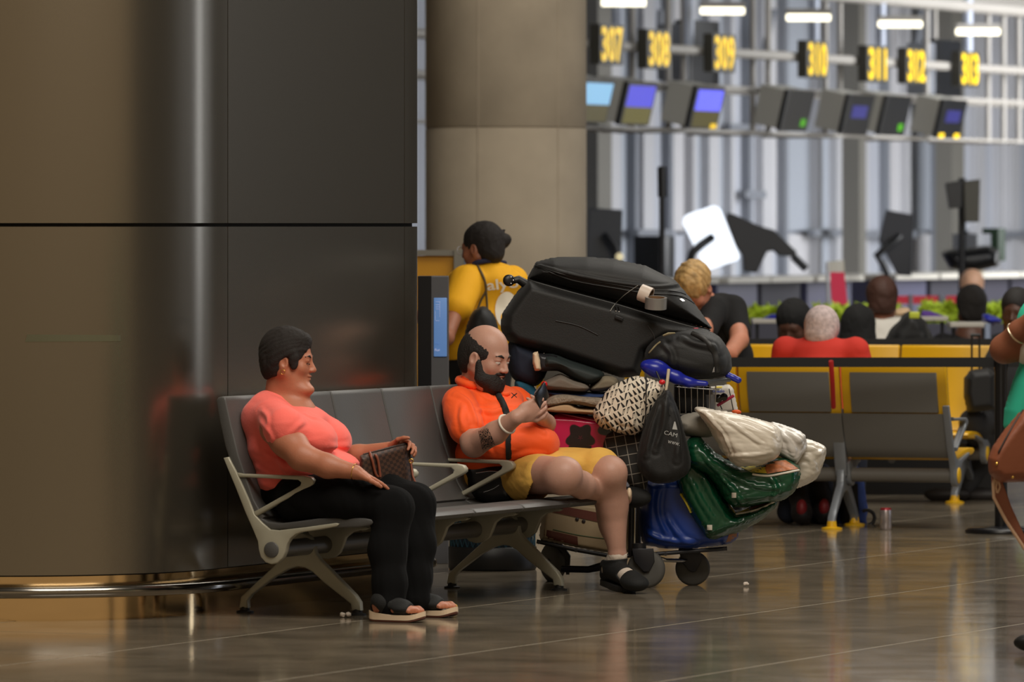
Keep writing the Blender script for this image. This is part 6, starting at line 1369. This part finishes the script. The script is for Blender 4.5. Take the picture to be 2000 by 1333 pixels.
# desks
M_desk = mat('violet_grey_desk', rgb(72, 72, 98), rough=.5); M_top = mat('pale_desk_top', rgb(198, 194, 184), rough=.4); M_dark = mat('dark_recess', rgb(36, 34, 48), rough=.7)
dsk = [(1290, 'left of the blond head'), (1405, 'under the number 309'), (1490, 'under the dark tilted screen'), (1585, 'beside the crimson stand'), (1735, 'under the second dark screen'), (1820, 'left of the monitor pole'), (1900, 'right of the monitor pole'), (1975, 'at the right edge')]
for i, (x_, n_) in enumerate(dsk):
    t = t_at(x_+25, .6); zt = 1.03; hw = min(.62, (t_at(dsk[i+1][0]+25, .6)-t)/2-.05 if i < 7 else .62, (t-t_at(dsk[i-1][0]+25, .6))/2-.05 if i else .62); dd_ = thing('check_in_desk', 'violet-grey check-in desk with pale top '+n_, 'desk', SG(t, .6, 0), 'check-in desks')
    ob('front_panel', box(SG(t, .6, .5), (hw, .05, .5), UVW), M_desk if i in (3, 4, 1) else M_dark, dd_, False); ob('side_panel', box(SG(t-hw+.03, .25, .5), (.03, .36, .5), UVW), M_top if i in (2, 6) else M_desk, dd_, False); ob('side_panel', box(SG(t+hw-.03, .25, .5), (.03, .36, .5), UVW), M_desk, dd_, False)
    ob('desk_top', box(SG(t, .35, zt), (hw+.03, .42, .025), UVW, .006), M_top, dd_, False)
# desk equipment
def slab_mon(label, pts, d, m, th=.03, arm=None, name='desk_screen', arm_m=None):
    r = thing(name, label, 'screen', W(sum(p[0] for p in pts)/len(pts), max(p[1] for p in pts), d))
    ob('panel', prism([W(x, y, d) for x, y in smooth_poly(pts, 2)] if False else [W(x, y, d) for x, y in pts], (0, th, 0), .01), m, r, False)
    if arm is not None: ob('arm', tube([W(x, y, dd) for x, y, dd in arm], .035, 8), arm_m or M_mon, r)
    return r
slab_mon('dark desk screen on an arm left of the white glowing panel', [(1150, 406), (1216, 410), (1214, 510), (1144, 505)], 60, mat('dark_screen', rgb(34, 40, 50), rough=.4), arm=[(1180, 460, 59.9), (1200, 485, 59.8), (1214, 530, 59.8)])
single('lamp_bulb', (lambda K: (K.ell(W(1210, 502, 59.5), (.035, .03, .035), None), K.mesh())[1])(Sdf(.01)), mat('warm_spot', rgb(230, 215, 170), rough=.3, emit=rgb(230, 215, 170), estr=.6), 'small round pale lamp above the black suitcase', 'lamp')
slab_mon('glowing white tilted screen panel on a black arm above the blond head', [(1336, 424), (1344, 418), (1392, 402), (1402, 404), (1408, 410), (1444, 500), (1442, 508), (1384, 528), (1376, 524), (1333, 436)], 57, mat('white_lit_screen', rgb(240, 246, 255), rough=.4, emit=rgb(232, 242, 255), estr=1.15), .02, [(1390, 464, 56.9), (1370, 478, 56.8), (1352, 494, 56.8), (1346, 515, 56.8), (1346, 545, 56.8)])
slab_mon('black desk screens tilted to the right of the glowing panel', [(1420, 416), (1432, 418), (1480, 440), (1512, 450), (1556, 492), (1552, 502), (1520, 500), (1510, 490), (1498, 492), (1478, 534), (1452, 530), (1450, 500), (1436, 480), (1418, 428)], 61, mat('dark_screen_b', rgb(28, 30, 36), rough=.4), .05, [(1548, 500, 61), (1575, 526, 61)])
slab_mon('dark desk screen on a bent arm in the middle of the far desks', [(1730, 410), (1785, 420), (1780, 540), (1752, 538), (1716, 470)], 64, mat('dark_screen_c', rgb(38, 42, 54), rough=.4), .03, [(1756, 462, 63.9), (1738, 476, 63.8), (1712, 500, 63.8), (1724, 516, 63.8), (1735, 540, 63.8)])
pm = thing('pole_monitor', 'dark monitor pair mounted high on a black pole at the far right', 'monitor', W(1879, 620, 56)*np.array([1, 1, 0]))
c_ = W(1879, 348, 56); ob('pole', tube([(c_[0], 56, .02), (c_[0], 56, c_[2])], .030, 12), M_post, pm); ob('pole_base', lathe((c_[0], 56, 0), (0, 0, 1), [(.2, 0), (.2, .02), (.04, .03)], 24), M_post, pm)
ob('left_screen', prism([W(x, y, 55.9) for x, y in ((1845, 358), (1878, 352), (1878, 406), (1853, 408))], (0, .03, 0), .005), M_mon, pm, False); ob('right_screen', prism([W(x, y, 55.9) for x, y in ((1882, 354), (1914, 350), (1912, 434), (1884, 434))], (0, .03, 0), .005), mat('olive_screen', rgb(60, 58, 48), rough=.4), pm, False)
sp = thing('slim_pole', 'slim black pole left of the glowing panel', 'pole', W(1293, 560, 52)*np.array([1, 1, 0]))
c_ = W(1293, 325, 52); ob('pole', tube([(c_[0], 52, .02), (c_[0], 52, c_[2])], .022, 12), M_post, sp); ob('pole_head', tube([W(1293, 326, 52), W(1294, 385, 52)], .036, 10), M_post, sp); ob('pole_base', lathe((c_[0], 52, 0), (0, 0, 1), [(.2, 0), (.2, .02), (.04, .03)], 24), M_post, sp)
single('printer', box(W(1278, 505, 61.5), (.12, .15, .20), UVW, .01), M_mon, 'black printer on a desk behind the slim pole', 'printer')
single('office_chair_back', (lambda K: (K.poly([(1838, 495), (1850, 488), (1878, 486), (1930, 480), (1952, 490), (1950, 520), (1900, 532), (1855, 525)], 62, .15, .1), K.mesh())[1])(Sdf(.012)), M_mon, 'black padded chair back behind the far desk at right', 'chair')
single('desk_equipment', box(W(1898, 478, 63), (.19, .12, .10), UVW, .01), M_mdk, 'dark equipment box behind the monitor pole', 'equipment'); single('green_box', box(W(1941, 478, 63.5), (.10, .08, .15), UVW, .01), mat('dark_green_plastic', rgb(32, 62, 38), rough=.6), 'dark green box on the far desk at the right', 'box')
single('cardboard_box', box(W(1898, 533, 62.5), (.08, .08, .03), UVW, .004), mat('cream_card', rgb(206, 190, 160), rough=.8), 'cream box lying on the far desk below the green box', 'box')
# crimson stand, belts, hedge
cs_ = thing('poster_stand', 'upright clear stand holding a crimson poster before the far desks', 'sign', W(1637, 700, 52)*np.array([1, 1, 0]))
ob('poster', prism([W(x, y, 52) for x, y in ((1621, 532), (1649, 532), (1656, 602), (1625, 602))], (0, .006, 0)), mat('crimson_poster', rgb(212, 40, 78), rough=.5), cs_, False)
ob('clear_top', prism([W(x, y, 52.05) for x, y in ((1613, 512), (1648, 508), (1650, 532), (1615, 532))], (0, .01, 0)), mat('clear_acrylic', rgb(210, 206, 190), rough=.1, alpha=.6), cs_, False); ob('edge', tube([W(1615, 512, 52), W(1618, 602, 52), ], .012, 8), M_mul, cs_); c_ = W(1637, 600, 52); ob('stem', tube([(c_[0], 52, .02), c_], .02, 8), M_mul, cs_); ob('foot', box((c_[0], 52, .01), (.2, .15, .01)), M_mul, cs_, False)
qb = thing('queue_barrier', 'low queue barrier with crimson belts on short dark posts before the far desks', 'barrier', W(1800, 700, 55.5)*np.array([1, 1, 0]))
for a_, b_ in ((1728, 1774), (1782, 1832), (1848, 1882)):
    p0 = W(a_, 586, 55.5); p1 = W(b_, 586, 55.5); ob('belt', box((p0+p1)/2, ((p1[0]-p0[0])/2, .01, .032)), mat('crimson_belt', rgb(205, 30, 56), rough=.5), qb)
    ob('pole', tube([(p1[0]+.02, 55.5, .02), (p1[0]+.02, 55.5, W(0, 576, 55.5)[2])], .02, 8), M_mdk, qb); ob('base', lathe((p1[0]+.02, 55.5, 0), (0, 0, 1), [(.1, 0), (.1, .02), (.03, .03)], 20), M_mdk, qb)
def hedge(a_, b_, ytop, ybot, d, label, seed):
    r = np.random.default_rng(seed); p0 = W(a_, ytop, d); p1 = W(b_, ybot, d); hd = thing('planter_hedge', label, 'hedge', ((p0[0]+p1[0])/2, d, 0), 'planter hedges'); n = int((b_-a_)*9); vs = []; fs = []
    for k in range(n):
        c = np.array([r.uniform(p0[0], p1[0]), d+r.uniform(-.16, .16), p1[2]+(p0[2]-p1[2])*r.uniform(0, 1)*(.75+.25*math.sin(k))]); a = unit(r.normal(size=3)); b = unit(np.cross(a, r.normal(size=3))); L = r.uniform(.04, .075); w_ = L*.35
        i0 = len(vs); vs += [c-a*L, c+b*w_+np.cross(a, b)*.006, c+a*L, c-b*w_]; fs.append([i0, i0+1, i0+2, i0+3])
    ob('foliage', (np.array(vs), fs), mat('lime_foliage', rgb(168, 190, 46), rough=.55, var=.25, vscale=5.), hd, False, kind='stuff')
    ob('planter_box', box(((p0[0]+p1[0])/2, d, p1[2]/2), ((p1[0]-p0[0])/2, .17, p1[2]/2+.01), None, .01), mat('planter_grey', rgb(64, 64, 78), rough=.6), hd, False)
hedge(1465, 1528, 602, 626, 49, 'short lime green planter hedge behind the black-haired heads', 1)
hedge(1592, 1760, 600, 632, 49, 'lime green planter hedge around the head of the white-shirted man', 2)
hedge(1800, 2040, 592, 634, 49.5, 'long lime green planter hedge on the right before the desks', 3)
# counters / trolleys between the benches and the hedge
M_lt = mat('pale_tray', rgb(176, 172, 164), rough=.4); M_cd = mat('charcoal_unit', rgb(52, 52, 56), rough=.6)
def unit_(label, x0, x1, ytop, d, top):
    t = thing('luggage_trolley', label, 'trolley', W((x0+x1)/2, 700, d)*np.array([1, 1, 0]), 'parked trolleys'); a = W(x0, ytop, d); b = W(x1, ytop, d); z_ = a[2]; mx_ = (a[0]+b[0])/2; hw = (b[0]-a[0])/2
    ob('top_tray', box((mx_, d, z_), (hw, .2, .014), None, .005), M_lt, t, False); ob('body', box((mx_, d+.05, z_/2-.03), (hw*.85, .15, z_/2-.10), None, .02), M_cd, t, False)
    for sg in (-1, 1): ob('frame_tube', tube([(mx_+sg*hw*.8, d-.15, .06), (mx_+sg*hw*.8, d-.15, z_-.02)], .012, 8), M_dkm, t); ob('wheel', lathe((mx_+sg*hw*.7, d, .05), (1, 0, 0), [(0, -.01), (.05, -.01), (.05, .02), (0, .02)], 16), M_bk, t)
    if top: K = Sdf(.008); K.poly(top, d-.02, .12, .04); ob('handle_hood', K.mesh(), M_blue, t)
unit_('trolley with pale tray and blue handle left of the black-haired head', 1468, 1560, 627, 45, [(1485, 625), (1505, 615), (1530, 614), (1535, 625), (1510, 628)])
unit_('trolley with pale tray and blue handle at the right before the hedge', 1852, 1925, 634, 42.5, [(1918, 614), (1930, 614), (1952, 622), (1958, 630), (1935, 636), (1920, 630)])
unit_('trolley heaped with bags right of the white-shirted man', 1742, 1848, 622, 43.3, [(1795, 618), (1805, 610), (1825, 612), (1830, 620)])
single('low_partition', box(((W(1440, 0, 38.9)[0]+W(1960, 0, 38.9)[0])/2, 38.95, .44), ((W(1960, 0, 38.9)[0]-W(1440, 0, 38.9)[0])/2, .02, .44)), mat('partition_black', rgb(18, 18, 20), rough=.6), 'low black partition directly behind the yellow backrests', 'partition')
single('light_post', tube([W(1928, 672, 41.8)*np.array([1, 1, 0]), W(1929, 632, 41.8)], .02, 10), mat('blue_white', rgb(140, 152, 178), rough=.4), 'short pale blue post under the blue trolley handle', 'post')
single('bundle', (lambda K: (K.poly([(1745, 606), (1765, 600), (1778, 604), (1776, 620), (1745, 622)], 43.3, .1, .05), K.mesh())[1])(Sdf(.01)), mat('peach_cloth', rgb(206, 176, 142), rough=.8), 'peach coloured bundle beside the head of the man in white', 'bundle')
single('umbrella', tube([W(1800, 612, 43.2), W(1815, 618, 43.2), W(1845, 621, 43.2)], [.02, .035, .01], 10), mat('violet_cloth', rgb(76, 40, 130), rough=.7), 'folded violet umbrella lying across the bags before the hedge', 'umbrella')
